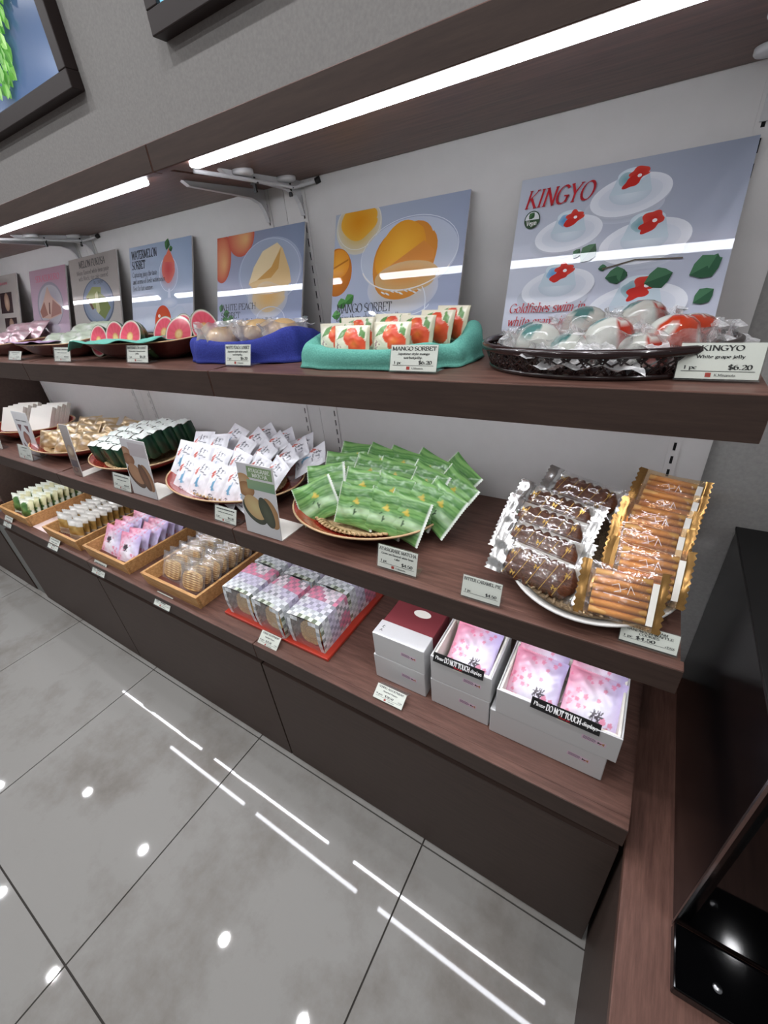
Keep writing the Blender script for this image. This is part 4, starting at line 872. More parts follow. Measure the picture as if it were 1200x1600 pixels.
# --- plate with foil packets ---------------------------------------------
t = bowl(-.082, -.193, .132, .158, .026, 'white ceramic plate with woven mat, holding foil wrapped pies', outer='ceramic', mat=False, rim='ceramic', name='plate', cat='plate')
m = MB(); m.lathe([(0, .008), (.5, .010), (.8, .018), (.93, .030), (.95, .033), (.91, .024)], 56, 0, 0, .132, .158)
for k in range(60):
    q = 2 * math.pi * k / 60; m.tube([(.132 * r * math.cos(q + s), .158 * r * math.sin(q + s), z_) for r, z_, s in ((.35, .0105, -.1), (.6, .013, 0), (.8, .0195, .08), (.94, .0325, .15))], .0022, 5)
obj('woven_mat', m, 'wicker_dark', t, True)
# caramel pies: braided stick in clear foil
def pie_mesh():
    m = MB(); L, n, k = .112, 60, 20
    def fn(i, j):
        a = 2 * math.pi * i / k; x_ = (j / (n - 1) - .5) * L; q = 1 - abs(2 * j / (n - 1) - 1) ** 6
        r = (.94 + .24 * abs(math.sin(j * .42 + 1.6 * math.sin(a))) + .14 * abs(math.cos(a * 3.5 + j * .25))) * max(.05, q) ** .5
        return (x_, math.cos(a) * .0085 * r, .029 + math.sin(a) * .022 * r)
    m.grid(k, n, fn, True, False)
    return m.mesh('pie', 'caramel', True)
PIE = pie_mesh()
pb = MB(); pb.box(-.060, .062, .0088, .0094, .008, .060); PBACK = pb.mesh('backing_card', 'paper_white')
def sprig(name, pts, mat, scale=1.0):
    m = MB()
    for (x_, z_) in pts:
        for S in (((-.004, 0), (.004, .001)), ((-.002, -.003), (-.002, .004)), ((.002, -.003), (.003, .003)), ((-.004, .004), (.0, .002))):
            (a, b_), (c, d) = S; l = math.hypot(c - a, d - b_); nx_, nz_ = -(d - b_) / l * .0005, (c - a) / l * .0005
            m.face([(x_ + a + nx_, 0, z_ + b_ + nz_), (x_ + a - nx_, 0, z_ + b_ - nz_), (x_ + c - nx_, 0, z_ + d - nz_), (x_ + c + nx_, 0, z_ + d + nz_)])
    return m.mesh(name, mat)
def seal_idx(nx, a=.16, b_=.86): return lambda i, j: 1 if (i < nx * a or i > nx * b_) else 0
PIEBAG = [pouch('foil_bag', .156, .066, .028, 40, 18, None, None, .13, True, .0016, .0022, s, .10, ['silver_film', 'silver_foil'], seal_idx(40)) for s in (.6, 3.4)]
GOLDM = pm('gold_ink', (206, 168, 84), 0.3, metal=.6)
SPR = sprig('gold_mark', [(-.03, .012), (0, .034), (.034, .016), (.045, .04), (-.04, .042)], 'gold_ink')
LINES = MB()
for k in range(5):
    x_ = -.045 + k * .02
    LINES.face([(x_, 0, .005), (x_ + .0006, 0, .005), (x_ + .0126, 0, .05), (x_ + .012, 0, .05)])
LINES = LINES.mesh('gold_line', 'gold_ink')
def pie(x_, y, z, yaw, lean, roll, k, lab):
    o = put('pie_packet', PIEBAG[k % 2], lab, 'packet', 'foil wrapped caramel pies', (x_, y, z), yaw, lean, roll)
    p = link('pie', PIE, o); p.location = (.004, 0, 0); link('backing_card', PBACK, o)
    q = link('gold_mark', SPR, o); q.location.y = -.0155; q['kind'] = 'stuff'; q = link('gold_line', LINES, o); q.location.y = -.0152; q['kind'] = 'stuff'
for k, (x_, y, dz, yw, ln, rl) in enumerate([(-.156, -.306, .010, -4, 38, 8), (-.166, -.258, .022, -4, 40, 8), (-.168, -.212, .034, -4, 42, 8), (-.164, -.168, .044, -6, 44, 8), (-.132, -.108, .052, -8, 48, 9)]):
    pie(x_, y, ZL + .012 + dz, yw, ln, rl, k, 'caramel pie in shiny silver foil on the plate, %s from the front' % ORD[k])
# waffle cookie packs: striped wafers in gold film
def wafer_mesh():
    m = MB(); w_, H, n = .068, .062, 49
    def fn(i, j):
        z_ = H * j / (n - 1); b_ = abs(math.sin(math.pi * 6 * j / (n - 1))) ** .6
        q = [(-1, 0), (-1, -1), (1, -1), (1, 0), (1, 1), (-1, 1)][i]
        return (q[0] * w_ / 2, q[1] * (.0045 + .0035 * b_), z_ + .009)
    m.grid(6, n, fn, True, False, cf=lambda i, j: mixc((164, 106, 52), (222, 172, 104), abs(math.sin(math.pi * 6 * min(j, n - 1) / (n - 1))) ** .7)); return m.mesh('wafer', 'satin_print', True)
WAF = wafer_mesh()
WBAG = [pouch('gold_bag', .106, .082, .024, 34, 20, None, None, .10, True, .0014, .0016, s, .08, ['gold_film', 'gold_foil'], seal_idx(34, .11, .87)) for s in (1.1, 4.2)]
lm = MB(); 
for S in ((-.012, .052, -.004, .056), (-.004, .056, .0, .046), (.0, .046, -.008, .044), (-.008, .044, .006, .052), (.008, .044, .010, .056), (.010, .056, .016, .046), (-.02, .040, .022, .038)):
    a, b_, c, d = S; l = math.hypot(c - a, d - b_); nx_, nz_ = -(d - b_) / l * .0006, (c - a) / l * .0006
    lm.face([(a + nx_ * .5, 0, b_ + nz_ * .5), (a - nx_ * .5, 0, b_ - nz_ * .5), (c - nx_ * .5, 0, d - nz_ * .5), (c + nx_ * .5, 0, d + nz_ * .5)])
SCR = lm.mesh('white_script', 'ink_white')
wl = MB(); wl.box(.0345, .042, -.0004, .0004, .010, .066); WLAB = wl.mesh('white_label', 'paper_white')
for k, (x_, y, dz, yw, ln, rl) in enumerate([(-.036, -.334, .012, 2, 34, 0), (-.012, -.286, .026, 4, 38, 3), (-.016, -.240, .036, 4, 40, 4), (-.012, -.196, .046, 2, 42, 5), (-.006, -.152, .054, 0, 44, 6), (-.002, -.106, .062, -2, 48, 6)]):
    o = put('waffle_packet', WBAG[k % 2], 'striped waffle cookies in gold film on the plate, %s from the front' % ORD[k], 'packet', 'gold waffle packets', (x_, y, ZL + .012 + dz), yw, ln, rl)
    link('wafer', WAF, o); q = link('white_script', SCR, o); q.location.y = -.0142; q = link('white_label', WLAB, o); q.location.y = -.009
# ------------------------------------------------------------------ trays on the counter
def tray(x0, x1, lab, y0=-.383, y1=-.075, h=.047):
    t = thing('wooden_tray', lab, 'tray', ((x0 + x1) / 2, (y0 + y1) / 2, ZB), group='wooden trays on the counter')
    W, D, th, fl = (x1 - x0) / 2, (y1 - y0) / 2, .009, .006
    def wall(ax, sgn):
        m = MB(); i = 0
        def P(a, out, z): return (a, out * sgn, z) if ax == 'x' else (out * sgn, a, z)
        A_, B_ = (W, D) if ax == 'x' else (D - th, W)
        e = 0 if ax == 'y' else 0
        lo, hi = B_ - fl, B_
        al, ah = A_ - (fl if ax == 'x' else fl * 0), A_
        p = [P(-al, lo, .0005), P(al, lo, .0005), P(ah, hi, h), P(-ah, hi, h), P(-al, lo - th, .0005), P(al, lo - th, .0005), P(ah, hi - th, h), P(-ah, hi - th, h)]
        m.v = p
        m.f = [(0, 1, 2, 3), (7, 6, 5, 4), (3, 2, 6, 7), (4, 5, 1, 0), (0, 3, 7, 4), (1, 5, 6, 2)]
        if (ax == 'x' and sgn > 0) or (ax == 'y' and sgn < 0): m.f = [f[::-1] for f in m.f]
        m.m = [0] * 6; m.c = [None] * 6
        return m
    for ax, s in (('x', -1), ('x', 1), ('y', -1), ('y', 1)): obj('side_board', wall(ax, s), 'tray_wood', t)
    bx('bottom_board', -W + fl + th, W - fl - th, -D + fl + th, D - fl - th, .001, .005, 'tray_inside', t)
    return t
tray(-1.302, -1.026, 'light wooden tray of clear wrapped waffle cookies, nearest the gift bags')
tray(-1.668, -1.396, 'light wooden tray of pink and lilac packets')
tray(-1.986, -1.720, 'light wooden tray of white and gold packets')
tray(-2.420, -2.142, 'light wooden tray of green packets at the far left of the counter')
tag(bx('paper_sheet', -2.15, -1.99, -.372, -.15, ZB + .0004, ZB + .0012, 'paper_pinkish'), 'pale pink paper sheet lying between the green and gold packet trays', 'paper')
# sakura packets
KAN = [(.0, .72, .42, .76), (.22, 1.0, .2, 0), (.2, .7, 0, .3), (.24, .68, .42, .42), (.52, 1.0, .58, .86), (.70, 1.0, .72, .86), (.94, 1.0, .84, .84), (.46, .58, 1.0, .62), (.66, .8, .54, .34), (.54, .34, .92, .0), (.84, .58, .5, .02)]
def flower(u, v, cu, cv, r):
    d = math.hypot(u - cu, v - cv); a = math.atan2(v - cv, u - cu); return d < r * (.62 + .38 * abs(math.cos(a * 2.5)))
FL = [(random.random(), random.random(), .03 + .035 * random.random()) for _ in range(46)]
def sakura(big):
    ku, kv, ks, kw = (.52, .22, .20, .013) if big else (.30, .38, .2, .022)
    def c(u, v, f):
        k = (1 - u) * .85 + v * .6 - .58 + .12 * nz(u * 5, v * 5)
        col = mixc((222, 216, 236), (232, 128, 156), max(0, k) * 1.15)
        col = mixc(col, (176, 152, 214), max(0, u * 1.2 - .62) * (.5 + .6 * v)); lo = max(0, .26 - v) * 2.8 * max(0, u - .25)
        col = mixc(col, (228, 120, 140), lo)
        col = mixc(col, (238, 237, 244), max(0, .55 - math.hypot((u - .5) * 1.0, (v - .40))) * 1.8)
        for (a, b_, r) in FL:
            w_ = (1 - a) * .6 + b_ * .5
            if w_ > .52 and flower(u, v, a, b_, r * .8): col = mixc(col, (226, 106, 140), .6)
            if a > .55 and b_ < .3 and flower(u, v, a, b_, r): col = mixc(col, (214, 96, 126), .6)
        if f:
            for S in KAN:
                if seg_d((u - ku) / ks, (v - kv) / ks, S) < kw / ks * 1.0: col = (70, 62, 70)
        return col
    return c
ME_K = [pouch('sakura_packet', .108, .100, .014, 30, 30, sakura(False), 'satin_print', .05, False, .0009, .0012, s) for s in (.5, 2.6, 4.9)]
for c in range(2):
    for r in range(7):
        put('sakura_packet', ME_K[(c + r) % 3], 'pink and lilac packet in its tray, %s row, %s from the front' % (('left', 'right')[c], ORD[r]), 'packet', 'pink and lilac packets in the tray', (-1.592 + c * .118, -.340 + r * .034 + c * -.004, ZB + .007), 2 + 3 * ((r * 7 + c) % 3), 34 + (r % 3) * 2, 3 - 3 * ((r + c) % 3))
# gold and green packets
def c_gold(u, v, f):
    c = mixc((226, 222, 214), (240, 238, 232), nz(u * 5, v * 6) * .5 + .5)
    if .34 < v < .72: c = mixc((166, 128, 66), (206, 170, 100), nz(u * 6, v * 9, 2) * .5 + .5)
    if v < .34: c = mixc(c, (190, 168, 132), .5 + .5 * math.sin(v * 60))
    return c
def c_green(u, v, f):
    c = mixc((222, 226, 208), (236, 240, 226), nz(u * 5, v * 6) * .5 + .5)
    d = math.hypot((u - .45) / .42, (v - .45) / .40)
    if d < 1: c = mixc((58, 96, 46), (112, 150, 84), nz(u * 5, v * 7, 1) * .5 + .5)
    if u > .72 and v > .5: c = mixc(c, (214, 206, 150), .6)
    return c
ME_O = [pouch('gold_packet', .086, .088, .020, 16, 24, c_gold, 'foil_print', .10, False, .0012, .0018, s, .10) for s in (.5, 3.6)]
ME_N = [pouch('green_packet', .088, .088, .020, 16, 24, c_green, 'satin_print', .10, False, .0012, .0018, s, .10) for s in (.5, 3.6)]
for c in range(2):
    for r in range(11):
        put('gold_packet', ME_O[(c + r) % 2], 'white and gold packet in its tray, %s row, %s from the front' % (('left', 'right')[c], ORD[r]), 'packet', 'white and gold packets in the tray', (-1.906 + c * .106, -.338 + r * .0225 - c * .010, ZB + .007), 12, 14 + (r % 3), 2 - (r % 2) * 4)
    for r in range(10):
        put('green_packet', ME_N[(c + r) % 2], 'green cake packet in its tray, %s row, %s from the front' % (('left', 'right')[c], ORD[r]), 'packet', 'green cake packets in the tray', (-2.336 + c * .112, -.338 + r * .0235 - c * .012, ZB + .007), 14, 16 + (r % 3), 2 - (r % 2) * 4)
# waffle cookies in clear bags
def cookie_mesh():
    m = MB(); w_, H, nx_, nz_ = .074, .058, 13, 25
    for s in (-1, 1):
        def fn(i, j, s=s):
            u, v = i / (nx_ - 1) * 2 - 1, j / (nz_ - 1) * 2 - 1; k = max(0, 1 - abs(u) ** 4 - abs(v) ** 4)
            x_ = u * w_ / 2 * (1 - .14 * v * v); z_ = v * H / 2 * (1 - .14 * u * u)
            return (x_, s * (.0035 + .0035 * min(1, k * 3) * (.15 + .85 * abs(math.sin(j * math.pi / 3)))), z_ + H / 2 + .01)
        m.grid(nx_, nz_, fn, flip=(s > 0), cf=lambda i, j: mixc((150, 96, 48), (244, 218, 156), abs(math.sin(j * math.pi / 3)) ** .6 * (.75 + .25 * math.cos(i * 1.6))))
    def edge(i, j):
        a = 2 * math.pi * i / 32; c, q = math.cos(a), math.sin(a); c = math.copysign(abs(c) ** .5, c); q = math.copysign(abs(q) ** .5, q)
        return (c * w_ / 2 * .99 * (1 - .07 * q * q), (-.005, -.0015, .0015, .005)[j] , q * H / 2 * .99 * (1 - .07 * c * c) + H / 2 + .01)
    m.grid(32, 4, edge, True, False, cf=lambda i, j: (240, 212, 150) if i % 2 else (206, 160, 96))
    return m.mesh('waffle_cookie', 'paper_print', True)
COOK = cookie_mesh()
CBAG = [pouch('clear_bag', .104, .090, .022, 20, 20, None, 'clear_film', .10, False, .0014, .002, s, .06) for s in (.7, 3.1)]
for c in range(2):
    for r in range(8):
        o = put('wrapped_waffle', CBAG[(c + r) % 2], 'clear wrapped waffle cookie in its tray, %s row, %s from the front' % (('left', 'right')[c], ORD[r]), 'packet', 'clear wrapped waffle cookies', (-1.222 + c * .112, -.338 + r * .031 - c * .010, ZB + .007), 2 + 5 * ((r + c) % 3), 24 + (r % 3) * 2, 3 - (r % 2) * 5)
        link('waffle_cookie', COOK, o)
# ------------------------------------------------------------------ checkered gift bags on a red board
tag(bx('red_board', -.950, -.582, -.3585, -.09, ZB + .0005, ZB + .009, 'red_board', bevel=.0015), 'glossy red lacquer board under the checkered gift bags', 'board')
def gift(seed):
    rnd = random.Random(seed); m = MB(); W, D, H = .100, .112, .092; n, dn, hn = 9, 10, 8
    def colr(i, j, z_, u):
        """checker: white/grey squares with pink, lilac and green patches"""
        if (i + j) % 2: base = (198, 199, 204) if rnd.random() < .6 else (158, 160, 164)
        else: base = (236, 236, 240)
        k = .5 + .5 * nz(i * .55 + seed, j * .5, z_ * 3 + seed)
        if u > .62: base = mixc(base, (222, 84, 124) if not (i + j) % 2 else (196, 110, 140), .62 if k > .45 else .10)
        elif u > .42: base = mixc(base, (186, 172, 212), .4 if k > .35 else .1)
        elif u < .22: base = mixc(base, (98, 110, 82) if (i + j) % 2 else (200, 212, 190), .7 if k > .45 else .1)
        else: base = mixc(base, (196, 206, 206), .3)
        return base
    bul = lambda a: .004 * math.sin(math.pi * a)
    # top (z = H), right, left, back, front with an arched window
    for (nu, nv, f, kind) in ((n, dn, lambda a, b_: (-W / 2 + W * a, -D / 2 + D * b_, H + bul(a)), 't'), (dn, hn, lambda a, b_: (W / 2 + bul(b_) * .5, -D / 2 + D * a, H * b_), 'r'), (dn, hn, lambda a, b_: (-W / 2 - bul(b_) * .5, D / 2 - D * a, H * b_), 'l'), (n, hn, lambda a, b_: (W / 2 - W * a, D / 2, H * b_), 'b'), (n, hn, lambda a, b_: (-W / 2 + W * a, -D / 2 - bul(b_), H * b_), 'f')):
        for j in range(nv):
            for i in range(nu):
                a0, a1, b0, b1 = i / nu, (i + 1) / nu, j / nv, (j + 1) / nv; am, bmid = (a0 + a1) / 2, (b0 + b1) / 2
                if kind == 'f' and abs(am - .5) < .40 and bmid < .98 - .35 * abs(am - .5) : 
                    m.face([f(a0, b0), f(a1, b0), f(a1, b1), f(a0, b1)], m=1); continue
                u = bmid if kind == 't' else (am if kind in 'r' else (1 - am if kind == 'l' else .3))
                m.face([f(a0, b0), f(a1, b0), f(a1, b1), f(a0, b1)], colr(i, j, 'trlbf'.index(kind), .15 + .8 * u), m=0)
    return m.mesh('gift_bag', ['checker_print', 'clear_film'])
pm('checker_print', rough=.25, vcol=True, coat=.5, coat_r=.1)
def round_waffle():
    m = MB(); n, k = 14, 36
    for s in (-1, 1):
        def fn(i, j, s=s):
            a = 2 * math.pi * i / k; r = j / (n - 1) * .034
            return (r * math.cos(a), s * (.004 + .003 * (abs(math.sin(r * 520)) if r < .03 else abs(math.sin(a * 16)))), r * math.sin(a) + .036)
        m.grid(k, n, fn, True, False, flip=(s < 0), cf=lambda i, j: mixc((146, 104, 66), (236, 204, 140), (.35 + .5 * abs(math.sin(j * 1.36))) if j < 11 else (1 if i % 2 else .6)))
    m.grid(k, 2, lambda i, j: (.034 * math.cos(2 * math.pi * i / k), (-.0045, .0045)[j], .034 * math.sin(2 * math.pi * i / k) + .036), True, cf=lambda i, j: (232, 200, 138) if i % 2 else (200, 156, 96))
    return m.mesh('round_waffle', 'paper_print', True)
RW = round_waffle(); GB = [gift(s) for s in (1, 2, 3)]
for r in range(2):
    for c in range(3):
        o = put('gift_bag', GB[(c + r) % 3], 'checkered clear gift bag of round waffles on the red board, %s row, %s' % (('front', 'back')[r], ('left', 'centre', 'right')[c]), 'gift bag', 'checkered gift bags', (-.882 + c * .1165, -.292 + r * .118 - (.004 if c == 1 else 0), ZB + .0095), (2, -3, 1, -2, 2, -3)[c + 3 * r])
        for q in range(4):
            w_ = link('round_waffle', RW, o); w_.location = (.004, -.042 + q * .026, .001); w_.rotation_euler = (math.radians(-8), 0, .1 * q)
# ------------------------------------------------------------------ white boxes
def sticker(W, parent, x_, z_, y, w_=.036, h=.0105):
    p = Print(); p.rect(0, w_, 0, h, (216, 186, 206), (214, 190, 206), (226, 204, 218), (222, 196, 212), n=2)
    for k in range(3): p.rect(w_ * .05, w_ * (.56 + .06 * (k % 2)), h * (.2 + .25 * k), h * (.32 + .25 * k), (90, 74, 96), n=2)
    p.poly([(w_ * .66, h * .75), (w_ * .80, h * .5), (w_ * .66, h * .25)], (54, 50, 44)); p.poly([(w_ * .94, h * .85), (w_ * .80, h * .5), (w_ * .94, h * .15)], (176, 128, 80)); p.poly([(w_ * .74, h * .1), (w_ * .86, h * .5), (w_ * .78, h * .6)], (150, 70, 60))
    o = obj('sticker', p, 'paper_print', parent); o.location = (x_, y - .0002, z_); o.rotation_euler = (0, math.radians(3), 0)
def closed_box(xa, xb, yf, yb_, z0, z1, lab, stx=.6):
    t = thing('white_box', lab, 'box', ((xa + xb) / 2, (yf + yb_) / 2, z0), group='white cookie boxes'); W, D, H = (xb - xa) / 2, (yb_ - yf) / 2, z1 - z0
    bx('body', -W, W, -D, D, 0, H, 'box_silver', t, .0018)
    sticker(W, t, -W + 2 * W * stx, H * .52, -D)
    return t
closed_box(-.459, -.335, -.336, -.205, ZB + .0005, ZB + .0715, 'white box at the bottom of the stack with the maroon topped box', .55)
t = thing('white_box', 'white box with a maroon band on top, upper of its stack', 'box', (-.394, -.2705, ZB + .0722), group='white cookie boxes')
bx('front_body', -.0605, .0605, -.0655, -.0235, 0, .0665, 'box_silver', t, .0018)
bx('maroon_sleeve', -.0595, .0595, -.0233, .062, 0, .0625, 'box_maroon', t, .0015)
sticker(0, t, .006, .030, -.0655)
m = MB(); m.lathe([(0, 0), (.020, 0)], 30, 0, 0, 1, .55); m.xform(Matrix.Translation((.010, .030, .0628))); obj('sleeve_opening', m, 'box_inner', t)
m = MB()
for k, S in enumerate(((-.003, 0, .003, .001), (0, .004, -.001, -.004), (-.003, -.003, .003, -.004), (-.003, -.012, .002, -.009), (.0, -.008, -.003, -.015), (0, -.011, .004, -.014))):
    a, b_, c, d = S; l = math.hypot(c - a, d - b_); e, f = -(d - b_) / l * .0005, (c - a) / l * .0005
    m.face([(a + e, b_ + f, 0), (a - e, b_ - f, 0), (c - e, d - f, 0), (c + e, d + f, 0)])
m.xform(Matrix.Translation((-.046, -.040, .0668))); obj('small_kanji', m, 'ink', t)
closed_box(-.321, -.199, -.337, -.212, ZB + .0005, ZB + .0725, 'white box under the small open box of pink packets', .50)
closed_box(-.195, .002, -.343, -.222, ZB + .0005, ZB + .0665, 'wide white box under the large open box of pink packets', .70)
def open_box(xa, xb, yf, yb_, z0, z1, lab, stx):
    t = thing('open_box', lab, 'box', ((xa + xb) / 2, (yf + yb_) / 2, z0), group='open white display boxes'); W, D, H = (xb - xa) / 2, (yb_ - yf) / 2, z1 - z0; e = .003
    m = MB(); m.box(-W, W, -D, -D + e, 0, H); m.box(-W, W, D - e, D, 0, H); m.box(-W, -W + e, -D + e, D - e, 0, H); m.box(W - e, W, -D + e, D - e, 0, H); obj('outer_walls', m, 'box_silver', t, bevel=.0008)
    g = .004; m = MB(); i = e + .0006
    m.box(-W + i, W - i, -D + i, -D + i + g, .004, H - .002); m.box(-W + i, W - i, D - i - g, D - i, .004, H - .002); m.box(-W + i, -W + i + g, -D + i + g, D - i - g, .004, H - .002); m.box(W - i - g, W - i, -D + i + g, D - i - g, .004, H - .002)
    obj('inner_liner', m, 'box_inner', t, bevel=.0006); bx('box_floor', -W + e, W - e, -D + e, D - e, 0, .003, 'box_inner', t)
    sticker(W, t, -W + 2 * W * stx, H * .45, -D)
    return t
zb2 = ZB + .0732; zb3 = ZB + .0672
open_box(-.319, -.197, -.337, -.212, zb2, zb2 + .066, 'small open white box with pink packets and a black notice', .55)
open_box(-.185, .014, -.344, -.215, zb3, zb3 + .063, 'large open white box with pink packets and a black notice', .72)
MEB = [pouch('sakura_pouch', .094, .104, .016, 60, 64, sakura(True), 'satin_print', .04, False, .0008, .0016, s) for s in (.4, 2.3)]
def c_tan(u, v, f): return mixc((196, 150, 84), (222, 186, 126), nz(u * 5, v * 5) * .5 + .5)
MET = [pouch('tan_pouch', .088, .100, .016, 16, 20, c_tan, 'foil_print', .06, False, .0008, .0016, s) for s in (1.4,)]
for (cx, fy, z, bl_) in ((-.258, -.318, zb2 + .012, 'small'), (-.134, -.324, zb3 + .010, 'large, left half'), (-.038, -.324, zb3 + .010, 'large, right half')):
    for r in range(2):
        put('sakura_pouch', MEB[r], 'pink cherry blossom packet in the %s open box, %s' % (bl_, ('front', 'behind')[r]), 'packet', 'cherry blossom packets in the open boxes', (cx, fy + .036 * r, z + .008 * r), 1, 56, 3)
    put('tan_pouch', MET[0], 'tan foil packet at the back of the %s open box' % bl_, 'packet', 'tan packets in the open boxes', (cx, fy + .066, z + .014), 1, 56, 3)
# black notices
def notice(loc, W, H, yaw, lab):
    t = thing('notice_strip', lab, 'sign', loc); R = Matrix.Rotation(math.radians(yaw), 4, 'Y') @ Matrix.Rotation(math.radians(-24), 4, 'X')
    m = MB(); m.box(-W / 2, W / 2, 0, .0008, 0, H); o = obj('strip', m, 'black_matte', t); o.matrix_local = R
    m = MB(); text(m, 'Please', -W * .46, H * .36, H * .34, -.0003, W * .17, .1, 1.5); text(m, 'DO NOT TOUCH', -W * .27, H * .30, H * .52, -.0003, W * .50, 0, 2.2, sans=False); text(m, 'displays', W * .25, H * .36, H * .34, -.0003, W * .21, .1, 1.5)
    o = obj('lettering', m, 'ink_white', t); o.matrix_local = R
    m = MB(); text(m, 'Thank you', -W * .08, H * .10, H * .16, -.0003, W * .17, .2, 1.4); o = obj('small_lettering', m, 'ink_red', t); o.matrix_local = R
    m = MB()
    for (a, b_, c, d) in ((-.49, .49, .05, .08), (-.49, .49, .92, .95), (-.49, -.485, .05, .95), (.485, .49, .05, .95)): m.face([(a * W, -.0002, c * H), (b_ * W, -.0002, c * H), (b_ * W, -.0002, d * H), (a * W, -.0002, d * H)])
    o = obj('border_line', m, 'ink', t); o.matrix_local = R
    bx('paper_tab', -W * .1, W * .1, .002, .003, -.006, .004, 'paper_white', t)
notice((-.262, -.3405, zb2 + .058), .100, .019, 0, 'black strip reading Please DO NOT TOUCH displays on the small box')
notice((-.072, -.3475, zb3 + .055), .108, .020, 2, 'black strip reading Please DO NOT TOUCH displays on the large box')
# ------------------------------------------------------------------ middle shelf goods
# black woven basket with goldfish jellies
film('wrapper_fin', (252, 252, 252), .42, .16, haze=.6, bump=.8, bscale=90)
BZ = .031; A_, B_ = .150, .098
t = thing('woven_basket', 'black lacquered open weave oval basket before the KINGYO poster', 'basket', (-.128, -.182, ZM))
el = lambda r, q, z_: (A_ * r * math.cos(q), B_ * r * math.sin(q), z_)
for (r, z_, th, nm) in ((1.0, BZ, .0055, 'rim'), (.93, .0035, .0032, 'base_ring')):
    m = MB(); m.tube([el(r, 2 * math.pi * k / 64, z_) for k in range(64)], th, 8, closed=True); obj(nm, m, 'black_lacquer', t, True)
m = MB()
for k in range(46):
    q = 2 * math.pi * k / 46
    for s in (-1, 1, .45, -.45): m.tube([el(.93 + .07 * f, q + s * .30 * f, .004 + (BZ - .004) * f ** .9) for f in (0, .35, .7, 1.0)], .0012, 5)
obj('lattice', m, 'black_lacquer', t, True)
m = MB()
for k in range(-9, 10):
    xx = k / 10.0; yy = math.sqrt(max(0, 1 - xx * xx)) * .92; m.tube([(A_ * .92 * xx, -B_ * yy, .003), (A_ * .92 * xx, B_ * yy, .003)], .0016, 5)
obj('base_weave', m, 'black_lacquer', t, True)
def jelly(seed, c1, c2, base):
    m = MB(); prof = [(.033, 0), (.0335, .004), (.031, .016), (.026, .027), (.019, .033), (.010, .0365), (0, .0375)]
    def cf(i, j):
        a = 2 * math.pi * (i % 30) / 30 + seed * .3; r = prof[min(j, 6)][0] / .0335; px, py = r * math.cos(a), r * math.sin(a)
        if py > .12 - .35 * px and r > .25 and nz(a * 3 + seed, j) > -.4: return c1
        return c2 if math.hypot(px + .30, py + .35) < .42 else base
    m.lathe(prof, 30, cf=cf); m.lathe([(0, 0), (.033, 0)], 30, cf=lambda i, j: base); return m.mesh('jelly', 'jelly_dome', True)
pm('jelly_print', rough=.08, vcol=True, coat=1.0, coat_r=.02)
pm('jelly_dome', rough=.06, vcol=True, trans=.45, ior=1.33, coat=.6, coat_r=.02)
def crumple(seed, r=.040, h=.022, mat='jelly_wrap', opn=.6):
    m = MB(); n = 44
    def fn(i, j):
        a = 2 * math.pi * i / n; k = 1 + .16 * nz(a * 5 + seed, j * 1.4) + .10 * math.sin(a * 11 + seed + j)
        z_ = [0, .003, h * .5, h * .9, h * 1.15][j] + (.006 * nz(a * 4 + seed, j * 2.0) if j > 1 else 0); rr = [.55, .95, 1.05, .98, 1.12][j] * r
        return (rr * k * math.cos(a), rr * k * math.sin(a), z_)
    m.grid(n, 5, fn, True, False); return m.mesh('wrapper', mat, True)
WR = [crumple(s) for s in (.5, 2.5, 4.5)]
fin = []
for s in (.3, 2.2):
    m = MB()
    def fn(i, j, s=s):
        u, v = i / 9 - .5, j / 6; return (.052 * u * (.5 + .9 * v), -.034 - .026 * v + .004 * nz(u * 9 + s, v * 5), .012 - .006 * v + .006 * nz(u * 8 + s, v * 6 + s))
    m.grid(10, 7, fn); fin.append(m.mesh('wrapper_end', 'wrapper_fin', True))
JM = [jelly(.4, (204, 60, 34), (96, 150, 146), (232, 236, 226)), jelly(2.7, (190, 50, 30), (110, 160, 156), (234, 236, 226)), jelly(5.1, (210, 70, 40), (90, 146, 150), (230, 234, 224))]
for k, (x_, y, dz, ln, yw) in enumerate([(-.196, -.215, .010, 10, 20), (-.112, -.212, .014, 14, -10), (-.045, -.200, .014, 10, -30), (-.150, -.155, .022, 5, 40), (-.082, -.150, .026, 5, 0), (-.215, -.165, .006, 0, 60), (-.155, -.222, -.002, 16, 0), (-.075, -.226, -.002, 16, -20), (-.025, -.165, .010, 0, -40)]):
    t = thing('goldfish_jelly', 'wrapped clear dome jelly with red goldfish in the basket, %s of the pile' % ['front left', 'front centre top', 'front right', 'back left', 'back centre', 'far left', 'low front left', 'low front right', 'far right'][k], 'jelly', (x_, y, ZM + .012 + dz), math.radians(yw), 'goldfish jellies in the basket')
    o = link('jelly', JM[k % 3], t); o.location.z = .002; o.scale = (.92, .92, .92); link('wrapper', WR[k % 3], t); link('wrapper_end', fin[k % 2], t); o = link('wrapper_end', fin[(k + 1) % 2], t); o.rotation_euler.z = 2.4
